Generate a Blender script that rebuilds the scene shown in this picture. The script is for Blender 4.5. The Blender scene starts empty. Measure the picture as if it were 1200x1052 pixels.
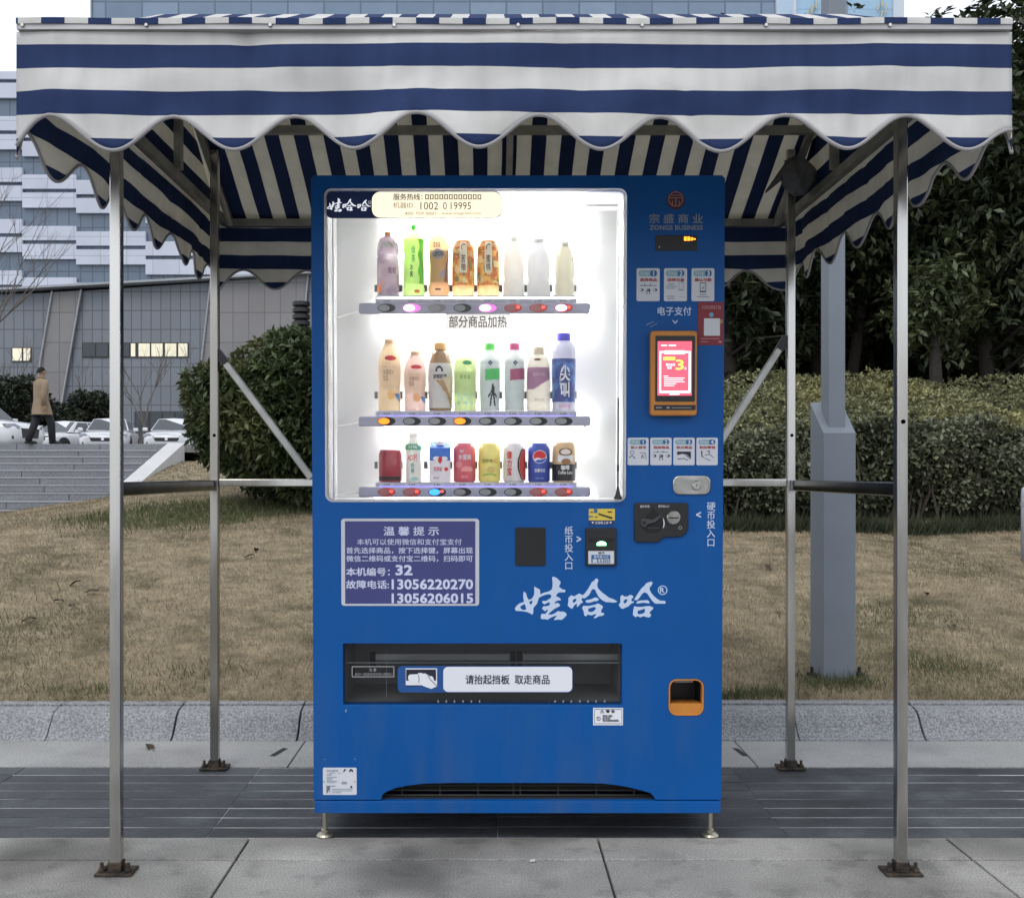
import bpy, math, random
import numpy as np
from mathutils import Vector, Matrix, Euler

# ---------------------------------------------------------------- camera, world, sun, exposure
S = bpy.context.scene
COL = S.collection
F, CX, CY, CZ = 1230.0, 573.0, 555.0, 1.0          # focal length and principal point measured on the 1200 px photo
cam_d = bpy.data.cameras.new("camera"); cam = bpy.data.objects.new("camera", cam_d); COL.objects.link(cam)
cam.location = (0, 0, CZ); cam.rotation_euler = (math.radians(90), 0, 0)
cam_d.sensor_width = 36; cam_d.lens = 36 * F / 1200
cam_d.shift_x = (600 - CX) / 1200; cam_d.shift_y = (CY - 526) / 1200
cam_d.clip_start = 0.05; cam_d.clip_end = 5000
S.camera = cam

SUN_EL, SUN_ROT = math.radians(52), math.radians(205)
W = bpy.data.worlds.new("World"); S.world = W; W.use_nodes = True
wn, wl = W.node_tree.nodes, W.node_tree.links
sky = wn.new('ShaderNodeTexSky'); sky.sky_type = 'NISHITA'; sky.sun_disc = False
sky.sun_elevation = SUN_EL; sky.sun_rotation = SUN_ROT; sky.dust_density = 3.0; sky.air_density = 1.0
hsv = wn.new('ShaderNodeHueSaturation'); hsv.inputs['Saturation'].default_value = 0.16
wmix = wn.new('ShaderNodeMixRGB'); wmix.inputs[0].default_value = 0.62
wmix.inputs[2].default_value = (9.0, 9.55, 10.5, 1)            # flat cloud deck
wl.new(sky.outputs[0], hsv.inputs['Color']); wl.new(hsv.outputs[0], wmix.inputs[1])
bg = wn['Background']; bg.inputs[1].default_value = 0.1
wl.new(wmix.outputs[0], bg.inputs[0])
sun_d = bpy.data.lights.new("sun", 'SUN'); sun_d.energy = 0.6; sun_d.angle = math.radians(30); sun_d.color = (1, .96, .9)
sun = bpy.data.objects.new("sun", sun_d); COL.objects.link(sun)
# nishita: rotation 0 = +Y, clockwise seen from above
_dir = Vector((math.sin(SUN_ROT) * math.cos(SUN_EL), math.cos(SUN_ROT) * math.cos(SUN_EL), math.sin(SUN_EL)))
sun.rotation_euler = _dir.to_track_quat('Z', 'Y').to_euler()
S.view_settings.view_transform = 'Standard'; S.view_settings.look = 'None'
S.view_settings.exposure = 0.62; S.view_settings.gamma = 1.0; S.view_settings.use_curve_mapping = False
S.render.engine = 'CYCLES'
S.cycles.use_denoising = True
S.cycles.max_bounces = 8; S.cycles.transparent_max_bounces = 16
S.cycles.sample_clamp_indirect = 6.0

R = random.Random(7)
NR = np.random.default_rng(11)

# ---------------------------------------------------------------- helpers
def at(px, py, D): return Vector(((px - CX) * D / F, D, CZ + (CY - py) * D / F))

def srgb(r, g, b):
    f = lambda c: (c / 12.92 if c <= .04045 else ((c + .055) / 1.055) ** 2.4)
    return (f(r / 255), f(g / 255), f(b / 255))

def mat(name, col, rough=.6, metal=0.0, var=.08, vs=6.0, bump=0.0, bs=80.0, emit=None, es=0.0, transl=0.0,
        transp=0.0, island=0.0, spec=.5, col2=None, c2=(.45, .6), coord='Object', rvar=.0, det=6, stretch=None, coat=0.0, both=False):
    m = bpy.data.materials.new(name); m.use_nodes = True
    n, l = m.node_tree.nodes, m.node_tree.links
    b = n['Principled BSDF']; out = n['Material Output']
    tc = n.new('ShaderNodeTexCoord'); src = tc.outputs[coord]
    if stretch:
        mp = n.new('ShaderNodeMapping'); mp.inputs['Scale'].default_value = stretch
        l.new(src, mp.inputs[0]); src = mp.outputs[0]
    nz = n.new('ShaderNodeTexNoise'); nz.inputs['Scale'].default_value = vs; nz.inputs['Detail'].default_value = det
    l.new(src, nz.inputs['Vector'])
    mr = n.new('ShaderNodeMapRange'); mr.inputs['From Min'].default_value = .3; mr.inputs['From Max'].default_value = .7
    mr.inputs['To Min'].default_value = 1 - var; mr.inputs['To Max'].default_value = 1 + var
    l.new(nz.outputs['Fac'], mr.inputs['Value'])
    base = n.new('ShaderNodeRGB'); base.outputs[0].default_value = (*col, 1); cs = base.outputs[0]
    if col2:
        nz2 = n.new('ShaderNodeTexNoise'); nz2.inputs['Scale'].default_value = vs * .45; nz2.inputs['Detail'].default_value = 8
        l.new(src, nz2.inputs['Vector'])
        r2 = n.new('ShaderNodeMapRange'); r2.inputs['From Min'].default_value = c2[0]; r2.inputs['From Max'].default_value = c2[1]
        l.new(nz2.outputs['Fac'], r2.inputs['Value'])
        mx = n.new('ShaderNodeMixRGB'); mx.inputs[2].default_value = (*col2, 1)
        l.new(r2.outputs[0], mx.inputs[0]); l.new(cs, mx.inputs[1]); cs = mx.outputs[0]
    mul = n.new('ShaderNodeVectorMath'); mul.operation = 'SCALE'
    l.new(cs, mul.inputs[0]); l.new(mr.outputs[0], mul.inputs['Scale']); cs = mul.outputs[0]
    if island:
        g = n.new('ShaderNodeNewGeometry'); ir = n.new('ShaderNodeMapRange')
        ir.inputs['To Min'].default_value = 1 - island; ir.inputs['To Max'].default_value = 1 + island
        l.new(g.outputs['Random Per Island'], ir.inputs['Value'])
        m2 = n.new('ShaderNodeVectorMath'); m2.operation = 'SCALE'
        l.new(cs, m2.inputs[0]); l.new(ir.outputs[0], m2.inputs['Scale']); cs = m2.outputs[0]
    l.new(cs, b.inputs['Base Color'])
    b.inputs['Roughness'].default_value = rough; b.inputs['Metallic'].default_value = metal
    b.inputs['Specular IOR Level'].default_value = spec
    if coat: b.inputs['Coat Weight'].default_value = coat; b.inputs['Coat Roughness'].default_value = .15
    if rvar:
        rr = n.new('ShaderNodeMapRange'); rr.inputs['From Min'].default_value = .3; rr.inputs['From Max'].default_value = .7
        rr.inputs['To Min'].default_value = max(0, rough - rvar); rr.inputs['To Max'].default_value = min(1, rough + rvar)
        l.new(nz.outputs['Fac'], rr.inputs['Value']); l.new(rr.outputs[0], b.inputs['Roughness'])
    if bump:
        bz = n.new('ShaderNodeTexNoise'); bz.inputs['Scale'].default_value = bs; bz.inputs['Detail'].default_value = 5
        l.new(src, bz.inputs['Vector'])
        bp = n.new('ShaderNodeBump'); bp.inputs['Strength'].default_value = bump; bp.inputs['Distance'].default_value = .02
        l.new(bz.outputs['Fac'], bp.inputs['Height']); l.new(bp.outputs[0], b.inputs['Normal'])
    if emit:
        b.inputs['Emission Color'].default_value = (*emit, 1); b.inputs['Emission Strength'].default_value = es
    sh = b.outputs[0]
    if transl:
        t = n.new('ShaderNodeBsdfTranslucent'); l.new(cs, t.inputs[0])
        ms = n.new('ShaderNodeMixShader'); ms.inputs[0].default_value = transl
        l.new(sh, ms.inputs[1]); l.new(t.outputs[0], ms.inputs[2]); sh = ms.outputs[0]
    if transp:
        t = n.new('ShaderNodeBsdfTransparent')
        ms = n.new('ShaderNodeMixShader'); ms.inputs[0].default_value = transp
        l.new(sh, ms.inputs[1]); l.new(t.outputs[0], ms.inputs[2]); sh = ms.outputs[0]
    l.new(sh, out.inputs[0])
    return m

def nodes_of(m):
    n = m.node_tree.nodes; return n, m.node_tree.links, n['Principled BSDF']

def tag(o, label=None, cat=None, group=None, kind=None):
    if label: o['label'] = label
    if cat: o['category'] = cat
    if group: o['group'] = group
    if kind: o['kind'] = kind
    return o

def thing(name, label, cat, loc=(0, 0, 0), rot=(0, 0, 0), group=None):
    o = bpy.data.objects.new(name, None); COL.objects.link(o); o.empty_display_size = .1
    o.location = loc; o.rotation_euler = rot
    return tag(o, label, cat, group)

def link_mesh(me, name, m, parent=None, smooth=False, bevel=0, solid=0, label=None):
    o = bpy.data.objects.new(name, me); COL.objects.link(o)
    if m: me.materials.clear(); me.materials.append(m)
    if parent: o.parent = parent
    if smooth:
        me.polygons.foreach_set('use_smooth', [True] * len(me.polygons))
    if bevel:
        md = o.modifiers.new('bevel', 'BEVEL'); md.width = bevel; md.segments = 2; md.limit_method = 'ANGLE'
    if solid:
        md = o.modifiers.new('solid', 'SOLIDIFY'); md.thickness = solid; md.offset = 0
    if label: o['label'] = label
    return o

class MB:
    def __init__(s): s.v = []; s.f = []
    def add(s, vs, fs):
        k = len(s.v); s.v += [tuple(p) for p in vs]; s.f += [tuple(i + k for i in f) for f in fs]; return s
    def box(s, x0, y0, z0, x1, y1, z1):
        return s.add([(x0, y0, z0), (x1, y0, z0), (x1, y1, z0), (x0, y1, z0), (x0, y0, z1), (x1, y0, z1), (x1, y1, z1), (x0, y1, z1)],
                     [(0, 3, 2, 1), (4, 5, 6, 7), (0, 1, 5, 4), (1, 2, 6, 5), (2, 3, 7, 6), (3, 0, 4, 7)])
    def bar(s, p, q, w, h):
        p, q = Vector(p), Vector(q); d = (q - p).normalized()
        up = Vector((0, 0, 1)) if abs(d.z) < .95 else Vector((0, 1, 0))
        a = d.cross(up).normalized() * w / 2; b = a.cross(d).normalized() * h / 2
        vs = [c + i * a + j * b for c in (p, q) for i, j in ((-1, -1), (1, -1), (1, 1), (-1, 1))]
        return s.add(vs, [(0, 1, 2, 3), (7, 6, 5, 4), (0, 4, 5, 1), (1, 5, 6, 2), (2, 6, 7, 3), (3, 7, 4, 0)])
    def tube(s, pts, r, n=8, caps=True):
        pts = [Vector(p) for p in pts]; rs = r if isinstance(r, (list, tuple)) else [r] * len(pts)
        rings = []
        for i, p in enumerate(pts):
            d = (pts[min(i + 1, len(pts) - 1)] - pts[max(i - 1, 0)]).normalized()
            if i == 0: a = d.cross(Vector((0, 0, 1)) if abs(d.z) < .9 else Vector((0, 1, 0))).normalized()
            else: a = (a - d * a.dot(d)).normalized()          # carry the frame along, no twist
            b = a.cross(d).normalized()
            rings.append([p + (a * math.cos(t) + b * math.sin(t)) * rs[i] for t in [2 * math.pi * k / n for k in range(n)]])
        vs = [q for rg in rings for q in rg]; fs = []
        for i in range(len(pts) - 1):
            for k in range(n):
                fs.append((i * n + k, i * n + (k + 1) % n, (i + 1) * n + (k + 1) % n, (i + 1) * n + k))
        if caps:
            fs.append(tuple(range(n))[::-1]); fs.append(tuple((len(pts) - 1) * n + k for k in range(n)))
        return s.add(vs, fs)
    def lathe(s, prof, n=24, c=(0, 0, 0), axis='Z'):
        vs = []; fs = []
        for r, h in prof:
            for k in range(n):
                t = 2 * math.pi * k / n; x, y = r * math.cos(t), r * math.sin(t)
                if axis == 'Z': vs.append((c[0] + x, c[1] + y, c[2] + h))
                elif axis == 'Y': vs.append((c[0] + x, c[1] - h, c[2] + y))
                else: vs.append((c[0] + h, c[1] + x, c[2] + y))
        for i in range(len(prof) - 1):
            for k in range(n): fs.append((i * n + k, i * n + (k + 1) % n, (i + 1) * n + (k + 1) % n, (i + 1) * n + k))
        if prof[0][0] > 1e-6: fs.append(tuple(range(n))[::-1])
        if prof[-1][0] > 1e-6: fs.append(tuple((len(prof) - 1) * n + k for k in range(n)))
        return s.add(vs, fs)
    def grid(s, fn, nu, nv):
        vs = [fn(i / nu, j / nv) for j in range(nv + 1) for i in range(nu + 1)]
        fs = [(j * (nu + 1) + i, j * (nu + 1) + i + 1, (j + 1) * (nu + 1) + i + 1, (j + 1) * (nu + 1) + i) for j in range(nv) for i in range(nu)]
        return s.add(vs, fs)
    def prism(s, poly, y0, y1):      # poly in (x,z), extruded along y
        n = len(poly); vs = [(x, y0, z) for x, z in poly] + [(x, y1, z) for x, z in poly]
        fs = [tuple(range(n)), tuple(range(2 * n - 1, n - 1, -1))] + [(i, i + n, (i + 1) % n + n, (i + 1) % n) for i in range(n)]
        return s.add(vs, fs)
    def build(s, name, m, parent=None, w=None, **kw):
        vs = s.v
        if w is not None:
            o = Vector(w.location); vs = [tuple(Vector(p) - o) for p in vs]; parent = w
        me = bpy.data.meshes.new(name); me.from_pydata(vs, [], s.f); me.update()
        return link_mesh(me, name, m, parent, **kw)

def np_mesh(name, V, Fq, m, parent=None, smooth=False):
    """fast mesh from numpy verts (n,3) and faces (k,3|4)"""
    me = bpy.data.meshes.new(name); k, c = Fq.shape
    me.vertices.add(len(V)); me.vertices.foreach_set('co', V.astype(np.float32).ravel())
    me.loops.add(k * c); me.loops.foreach_set('vertex_index', Fq.astype(np.int32).ravel())
    me.polygons.add(k); me.polygons.foreach_set('loop_start', np.arange(0, k * c, c, dtype=np.int32))
    me.polygons.foreach_set('loop_total', np.full(k, c, dtype=np.int32))
    me.update(calc_edges=True); me.validate()
    return link_mesh(me, name, m, parent, smooth=smooth)

# ---- flat shapes and lettering ((u,v) in the plane, facing -Y)
def rrect(u0, v0, u1, v1, r, n=5):
    u0, u1 = min(u0, u1), max(u0, u1); v0, v1 = min(v0, v1), max(v0, v1)
    if r <= 0: return [(u0, v0), (u1, v0), (u1, v1), (u0, v1)]
    P = []
    for cx, cy, a in ((u1 - r, v0 + r, -90), (u1 - r, v1 - r, 0), (u0 + r, v1 - r, 90), (u0 + r, v0 + r, 180)):
        for i in range(n + 1):
            t = math.radians(a + 90 * i / n); P.append((cx + r * math.cos(t), cy + r * math.sin(t)))
    return P

def ell(cu, cv, a, b=None, n=28): b = b or a; return [(cu + a * math.cos(2 * math.pi * i / n), cv + b * math.sin(2 * math.pi * i / n)) for i in range(n)]

def shape(name, polys, yf, ext, m, parent, bevel=0, label=None):
    """polygons (even-odd holes) as a plate whose front is at y=yf and which is 2*ext thick"""
    c = bpy.data.curves.new(name, 'CURVE'); c.dimensions = '2D'; c.fill_mode = 'BOTH' if ext else 'FRONT'
    c.extrude = max(ext - bevel, 0); c.bevel_depth = bevel; c.bevel_resolution = 2; c.offset = -bevel
    for pts in polys:
        s = c.splines.new('POLY'); s.points.add(len(pts) - 1); s.use_cyclic_u = True
        for p, q in zip(s.points, pts): p.co = (q[0], q[1], 0, 1)
    tmp = bpy.data.objects.new('tmp', c); me = bpy.data.meshes.new_from_object(tmp)
    bpy.data.objects.remove(tmp); bpy.data.curves.remove(c)
    for v in me.vertices: x, y, z = v.co; v.co = (x, yf + ext - z, y)
    me.name = name; me.update()
    return link_mesh(me, name, m, parent, label=label)

def text_mesh(body, bold=0, spacing=1.0, line=1.0, char=1.0, align='LEFT'):
    c = bpy.data.curves.new('t', 'FONT'); c.body = body; c.resolution_u = 2
    c.space_line = line; c.space_character = char; c.align_x = align
    tmp = bpy.data.objects.new('tmp', c); me = bpy.data.meshes.new_from_object(tmp)
    bpy.data.objects.remove(tmp); bpy.data.curves.remove(c)
    if bold and me.vertices:           # bold = a few copies of the outline a hair apart, each a touch in front of the last
        vs = [tuple(v.co) for v in me.vertices]; fs = [tuple(p.vertices) for p in me.polygons]; n = len(vs); V, Q = [], []
        for k, (dx, dy) in enumerate(((-1, -1), (1, 1), (-1, 1), (1, -1))):
            V += [(x + dx * bold, y + dy * bold, k * 1.0) for x, y, z in vs]; Q += [tuple(i + k * n for i in f) for f in fs]
        bpy.data.meshes.remove(me); me = bpy.data.meshes.new('t'); me.from_pydata(V, [], Q)
    return me

def lettering(body, box, y, m, parent, bold=.012, line=1.0, char=1.0, keep=False, wrap=None, name='lettering', align='LEFT', rot=0):
    """body fitted into box (u0,v0,u1,v1); keep = keep letter proportions, centred; wrap=(cx,cy,r) bends it round a can"""
    me = text_mesh(body, bold, 1, line, char, align); me.name = name
    if not me.vertices: return None
    co = np.empty(len(me.vertices) * 3); me.vertices.foreach_get('co', co); co = co.reshape(-1, 3)
    if rot:
        t = math.radians(rot); x = co[:, 0] * math.cos(t) - co[:, 1] * math.sin(t); co[:, 1] = co[:, 0] * math.sin(t) + co[:, 1] * math.cos(t); co[:, 0] = x
    mn, mx = co.min(0), co.max(0); u0, v0, u1, v1 = box
    u0, u1 = min(u0, u1), max(u0, u1); v0, v1 = min(v0, v1), max(v0, v1)
    sx, sy = (u1 - u0) / max(mx[0] - mn[0], 1e-6), (v1 - v0) / max(mx[1] - mn[1], 1e-6)
    if keep: sx = sy = min(sx, sy)
    x = (co[:, 0] - (mn[0] + mx[0]) / 2) * sx + (u0 + u1) / 2; z = (co[:, 1] - (mn[1] + mx[1]) / 2) * sy + (v0 + v1) / 2
    dz = co[:, 2] * .00006; yy = y - dz
    if wrap:
        cx, cy, r = wrap; r = r + dz; a = x / r; x, yy = cx + r * np.sin(a), cy - r * np.cos(a)
    me.vertices.foreach_set('co', np.stack([x, yy, z], 1).ravel().astype(np.float32)); me.update()
    return link_mesh(me, name, m, parent)

# ---------------------------------------------------------------- shared materials
M_STEEL = mat('stainless_steel', (.56, .55, .525), .22, 1.0, .22, 7, rvar=.12, stretch=(1, 1, .22), col2=(.33, .315, .285), c2=(.5, .66))
M_STEELD = mat('dull_steel', (.42, .42, .40), .42, 1.0, .2, 14)
M_RUST = mat('rusty_iron', (.030, .025, .021), .8, .3, .4, 60, bump=.4, col2=(.065, .045, .03))
M_GREYTRIM = mat('grey_binding', srgb(150, 148, 150), .8, var=.1)
M_BLACK = mat('black_plastic', (.012, .012, .014), .42, var=.15, vs=30)
M_BLACKM = mat('black_matte', (.01, .01, .011), .8, var=.15, vs=30)
M_WHITE = mat('white_print', (.74, .76, .82), .5, var=.03)
M_INKD = mat('dark_ink', (.012, .012, .03), .6, var=.05)
M_INKR = mat('red_ink', (.36, .03, .03), .6, var=.05)

def cloth(name, axis, off, period, duty, extra=None):
    m = mat(name, (.76, .765, .775), .85, var=.07, vs=5, spec=.2, bump=.35, bs=7)
    n, l, b = nodes_of(m)
    tc = n.new('ShaderNodeTexCoord'); sp = n.new('ShaderNodeSeparateXYZ'); l.new(tc.outputs['Object'], sp.inputs[0])
    # slight wobble of the printed stripe
    nz = n.new('ShaderNodeTexNoise'); nz.inputs['Scale'].default_value = 3; l.new(tc.outputs['Object'], nz.inputs['Vector'])
    def mth(op, a, bb):
        k = n.new('ShaderNodeMath'); k.operation = op
        for i, q in enumerate((a, bb)):
            if isinstance(q, (int, float)): k.inputs[i].default_value = q
            elif q is not None: l.new(q, k.inputs[i])
        return k.outputs[0]
    wob = mth('MULTIPLY', mth('SUBTRACT', nz.outputs['Fac'], .5), .008)
    v = mth('ADD', sp.outputs[axis], wob)
    fr = mth('FRACT', mth('DIVIDE', mth('SUBTRACT', v, off), period), None)
    st = mth('LESS_THAN', fr, duty)
    mx = n.new('ShaderNodeMixRGB'); mx.inputs[2].default_value = (.036, .062, .168, 1); l.new(st, mx.inputs[0])
    old = b.inputs['Base Color'].links[0].from_socket
    # soft grime streaks
    gn = n.new('ShaderNodeTexNoise'); gn.inputs['Scale'].default_value = 22; gn.inputs['Detail'].default_value = 8
    mp = n.new('ShaderNodeMapping'); mp.inputs['Scale'].default_value = (1, 1, .12); l.new(tc.outputs['Object'], mp.inputs[0]); l.new(mp.outputs[0], gn.inputs['Vector'])
    gr = n.new('ShaderNodeMapRange'); gr.inputs['From Min'].default_value = .35; gr.inputs['From Max'].default_value = .75
    gr.inputs['To Min'].default_value = 1.0; gr.inputs['To Max'].default_value = .80; l.new(gn.outputs['Fac'], gr.inputs['Value'])
    l.new(old, mx.inputs[1])
    sc = n.new('ShaderNodeVectorMath'); sc.operation = 'SCALE'; l.new(mx.outputs[0], sc.inputs[0]); l.new(gr.outputs[0], sc.inputs['Scale'])
    l.new(sc.outputs[0], b.inputs['Base Color'])
    t = n.new('ShaderNodeBsdfTranslucent'); tm_ = n.new('ShaderNodeMixRGB'); tm_.inputs[1].default_value = (.80, .76, .62, 1); tm_.inputs[2].default_value = (.004, .005, .012, 1); l.new(st, tm_.inputs[0]); l.new(tm_.outputs[0], t.inputs[0])
    ms = n.new('ShaderNodeMixShader'); ms.inputs[0].default_value = .32
    l.new(b.outputs[0], ms.inputs[1]); l.new(t.outputs[0], ms.inputs[2]); l.new(ms.outputs[0], n['Material Output'].inputs[0])
    return m

# ---------------------------------------------------------------- canopy
XL, XR, DF, DR = -1.010, 1.118, 2.245, 3.92
tent = thing('canopy_tent', 'blue and white striped canopy on four steel posts over the vending machine', 'canopy', (.054, 3.085, 0))
TO = Vector(tent.location)
M_CLOTH_Z = cloth('striped_awning_cloth', 2, 1.867, .1006, .507)
M_CLOTH_X = cloth('striped_roof_cloth', 0, -.0105, .0995, .5)
ZR, DRG = 2.349, 3.085
def roof_pt(s, t, lift=0):
    if t <= .5:
        k = t * 2; y = DF + (DRG - DF) * k; z = 1.955 + (ZR - 1.955) * k
    else:
        k = 2 - t * 2; y = DR + (DRG - DR) * k; z = 1.945 + (ZR - 1.945) * k
    ins = .045 * k
    x = (XL + ins) + (XR - XL - 2.3 * ins) * s
    sag = -.008 * math.sin(math.pi * k) + .004 * math.sin(s * 23 + t * 9) * math.sin(math.pi * k)
    return (x, y, z + sag + lift)
MB().grid(roof_pt, 60, 28).build('roof_cover', M_CLOTH_X, w=tent, smooth=True, solid=.0015)
for sd in (0, 1):
    def gab(u, v, sd=sd):
        a = Vector(roof_pt(sd, 0)); b = Vector(roof_pt(sd, 1)); t = .5 * v
        p = Vector(roof_pt(sd, t)); q = Vector(roof_pt(sd, 1 - t)); r = p.lerp(q, u); r.x += (.004 if sd == 0 else -.004); r.z -= .004
        return r
    MB().grid(gab, 10, 10).build('gable_panel', M_CLOTH_Z, w=tent, smooth=True, solid=.0015)

def valance(p0, p1, nrm, lam, s0, zc=1.727, amp=.036, ztop=1.944, wav=.016, seed=0):
    p0, p1, nrm = Vector(p0), Vector(p1), Vector(nrm); L = (p1 - p0).length; rr = random.Random(seed)
    ph = [rr.uniform(0, 6.28) for _ in range(6)]
    cre = [(rr.uniform(0, L), rr.uniform(-.12, .12), rr.uniform(.012, .035), rr.uniform(-.006, .007), rr.uniform(.2, 1.0)) for _ in range(int(L * 11))]
    def zb(s):
        z = zc + amp * math.cos(2 * math.pi * (s - s0) / lam)
        e = max(0, 1 - min(s, L - s) / .05); return z - .018 * e * e
    def pt(u, v):
        s = u * L; p = p0.lerp(p1, u); z = ztop + (zb(s) - ztop) * v
        n = wav * v * (math.sin(s * 7.3 + ph[0]) * .6 + math.sin(s * 15.1 + ph[1] + v * 2) * .35 + .5 * math.sin(s * 3.1 + ph[2]))
        n += .008 * v + .004 * math.sin(v * 9 + s * 5 + ph[3])
        for c0, sl, wd, am, vc in cre: n += am * math.exp(-((s - c0 - sl * v) / wd) ** 2 - ((v - vc) / .45) ** 2)
        n *= min(1, s / .09, (L - s) / .09)
        return (p.x + nrm.x * n, p.y + nrm.y * n, z)
    o = MB().grid(pt, int(L / .012), 16).build('valance', M_CLOTH_Z, w=tent, smooth=True, solid=.0015)
    t = MB().tube([pt(i / 240, 1) for i in range(241)], .0042, 6)
    t.v = [tuple(Vector(p) - TO) for p in t.v]
    t.build('trim', M_GREYTRIM, o, smooth=True)
    return o
valance((XL, DF, 0), (XR, DF, 0), (0, -1, 0), .2607, .075, seed=1)
valance((XL, DR, 0), (XR, DR, 0), (0, 1, 0), .236, .09, seed=2)
valance((XL, DF, 0), (XL, DR, 0), (-1, 0, 0), .247, .11, seed=3)
valance((XR, DF, 0), (XR, DR, 0), (1, 0, 0), .247, .09, seed=4)
MB().grid(lambda u, v: (XL + .004 + (XR - XL - .008) * u, DF - .0125 - .0008 * math.sin(u * 60), 1.9565 + .0125 * v + .001 * math.sin(u * 37)), 80, 1).build('roof_hem', M_CLOTH_X, w=tent, solid=.0015)
# eave rails with screws
fr = MB().box(XL + .004, DF - .010, 1.946, XR - .004, DF + .012, 1.962).build('front_rail', mat('painted_rail', srgb(170, 170, 172), .5, .3, .12, 12), w=tent)
for k in range(9):
    x = at(29 + 144.5 * k, 0, DF).x
    if x < XR - .01:
        MB().lathe([(0, .004), (.0035, .004), (.005, .001), (.005, -.002)], 10, Vector((x, DF - .010, 1.954)) - TO, 'Y').build('screw', M_STEEL, fr)
rails = [((XL + .03, DR - .02, 1.93), (XR - .03, DR - .02, 1.93)), ((XL + .033, DF + .02, 1.93), (XL + .033, DR - .03, 1.93)),
         ((XR - .033, DF + .02, 1.93), (XR - .033, DR - .03, 1.93))]
for p, q in rails: MB().bar(p, q, .025, .028).build('eave_rail', M_STEELD, w=tent)
for p, q in [((XL + .06, 3.45, 2.128), (XR - .06, 3.45, 2.128)), ((XL + .06, 2.72, 2.128), (XR - .06, 2.72, 2.128)), ((XL + .07, DRG, 2.318), (XR - .07, DRG, 2.318))]:
    MB().bar(p, q, .025, .025).build('purlin', M_STEELD, w=tent)
for x in (XL + .055, .07, XR - .055):
    MB().bar((x, DR - .035, 1.925), (x, DRG + .014, 2.312), .022, .022).build('rafter', M_STEELD, w=tent)
    MB().bar((x, DF + .03, 1.93), (x, DRG - .014, 2.312), .022, .022).build('rafter', M_STEELD, w=tent)
for x in (XL + .045, XR - .045):
    MB().box(x - .012, 3.25, 1.945, x + .012, 3.274, 2.22).build('king_post', M_STEELD, w=tent)
posts = {}
for nm, x0, y0 in (('fl', -.9480, 2.620), ('fr', 1.0190, 2.620), ('rl', -.9455, 3.555), ('rr', 1.0110, 3.555)):
    w = .0275; zb = 0.0
    o = MB().box(x0, y0, zb + .012, x0 + w, y0 + w, 2.10).build('leg', M_STEEL, w=tent, bevel=.003)
    pl = MB(); cx, cy = x0 + w / 2, y0 + w / 2
    pl.box(cx - .046, cy - .032, .001, cx + .046, cy + .032, .007)
    pl.box(cx - .0165, cy - .0165, .007, cx + .0165, cy + .0165, .030)
    for s in (-1, 1):
        pl.tube([(cx + s * .033, cy - .012, .007), (cx + s * .033, cy - .012, .03)], .005, 8)
        pl.tube([(cx + s * .033, cy - .012, .007), (cx + s * .033, cy - .012, .016)], .009, 6)
        pl.add([(cx + s * .019, cy - .003, .007), (cx + s * .03, cy - .003, .007), (cx + s * .019, cy - .003, .03), (cx + s * .019, cy + .003, .007), (cx + s * .03, cy + .003, .007), (cx + s * .019, cy + .003, .03)],
               [(0, 1, 2), (5, 4, 3), (1, 0, 3, 4), (2, 1, 4, 5), (0, 2, 5, 3)])
    pl.v = [tuple(Vector(p) - TO) for p in pl.v]
    pl.build('base_plate', M_RUST, o, bevel=.0015)
    if nm != 'fl': MB().lathe([(0, .001), (.0055, .001)], 12, Vector((x0 + w * .55, y0 - .0005, 1.13)) - TO, 'Y').build('bolt_hole', M_BLACKM, o)
M_BARDARK = mat('painted_reflection_steel', (.20, .195, .185), .16, 1.0, .25, 10)  # dark colour stands in for the dark surroundings these bars mirror
for x in (-.9345, 1.0325):
    MB().box(x - .011, 2.6485, .943, x + .011, 3.554, .979).build('side_crossbar', M_BARDARK, w=tent, bevel=.003)
MB().box(-.917, 3.557, .957, 1.0105, 3.579, .982).build('rear_crossbar', M_STEEL, w=tent, bevel=.003)
for p, q in (((-.921, 3.568, 1.41), (-.603, 3.568, .984)), ((1.010, 3.568, 1.46), (.708, 3.568, .984))):
    b = MB().bar(p, q, .014, .024).build('brace', M_STEELD, w=tent, bevel=.003)
    d = (Vector(q) - Vector(p)).normalized(); pp = Vector(p) - TO
    MB().bar(pp - d * .004, pp + d * .045, .018, .028).build('bracket', M_BLACK, b)

# a crumpled dark bag tied to the rear right post under the roof
bagp = at(934, 206, 3.52)
def lump(u, v):
    a = 2 * math.pi * u; b = math.pi * (v - .5); r = 1 + .16 * math.sin(3 * a + 4 * v) + .12 * math.sin(5 * a - 7 * v) + .07 * math.sin(11 * a + 3 * v)
    return (.052 * r * math.cos(b) * math.cos(a), .038 * r * math.cos(b) * math.sin(a), .062 * (1 + .1 * math.sin(4 * a)) * math.sin(b))
bag = thing('bag', 'crumpled dark grey bag tied to the rear right canopy post', 'bag', bagp)
MB().grid(lump, 40, 20).build('bundle', mat('grey_bag', (.12, .125, .125), .7, var=.25, vs=30, bump=.5, bs=40), bag, smooth=True)
MB().grid(lambda u, v: (-.03 - .075 * u, .004 * math.sin(9 * v) - .01 + .01 * u, .03 - .085 * u - .05 * (v - .5) * (1.1 - u)), 8, 8).build('flap', mat('grey_bag_flap', (.12, .125, .13), .7, var=.25, vs=30), bag, smooth=True, solid=.003)
MB().tube([(-.02, -.02, .05), (-.03, .035, .058), (-.01, .05, .06), (.01, -.02, .05)], .004, 6).build('tie', M_BLACK, bag, smooth=True)
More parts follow.
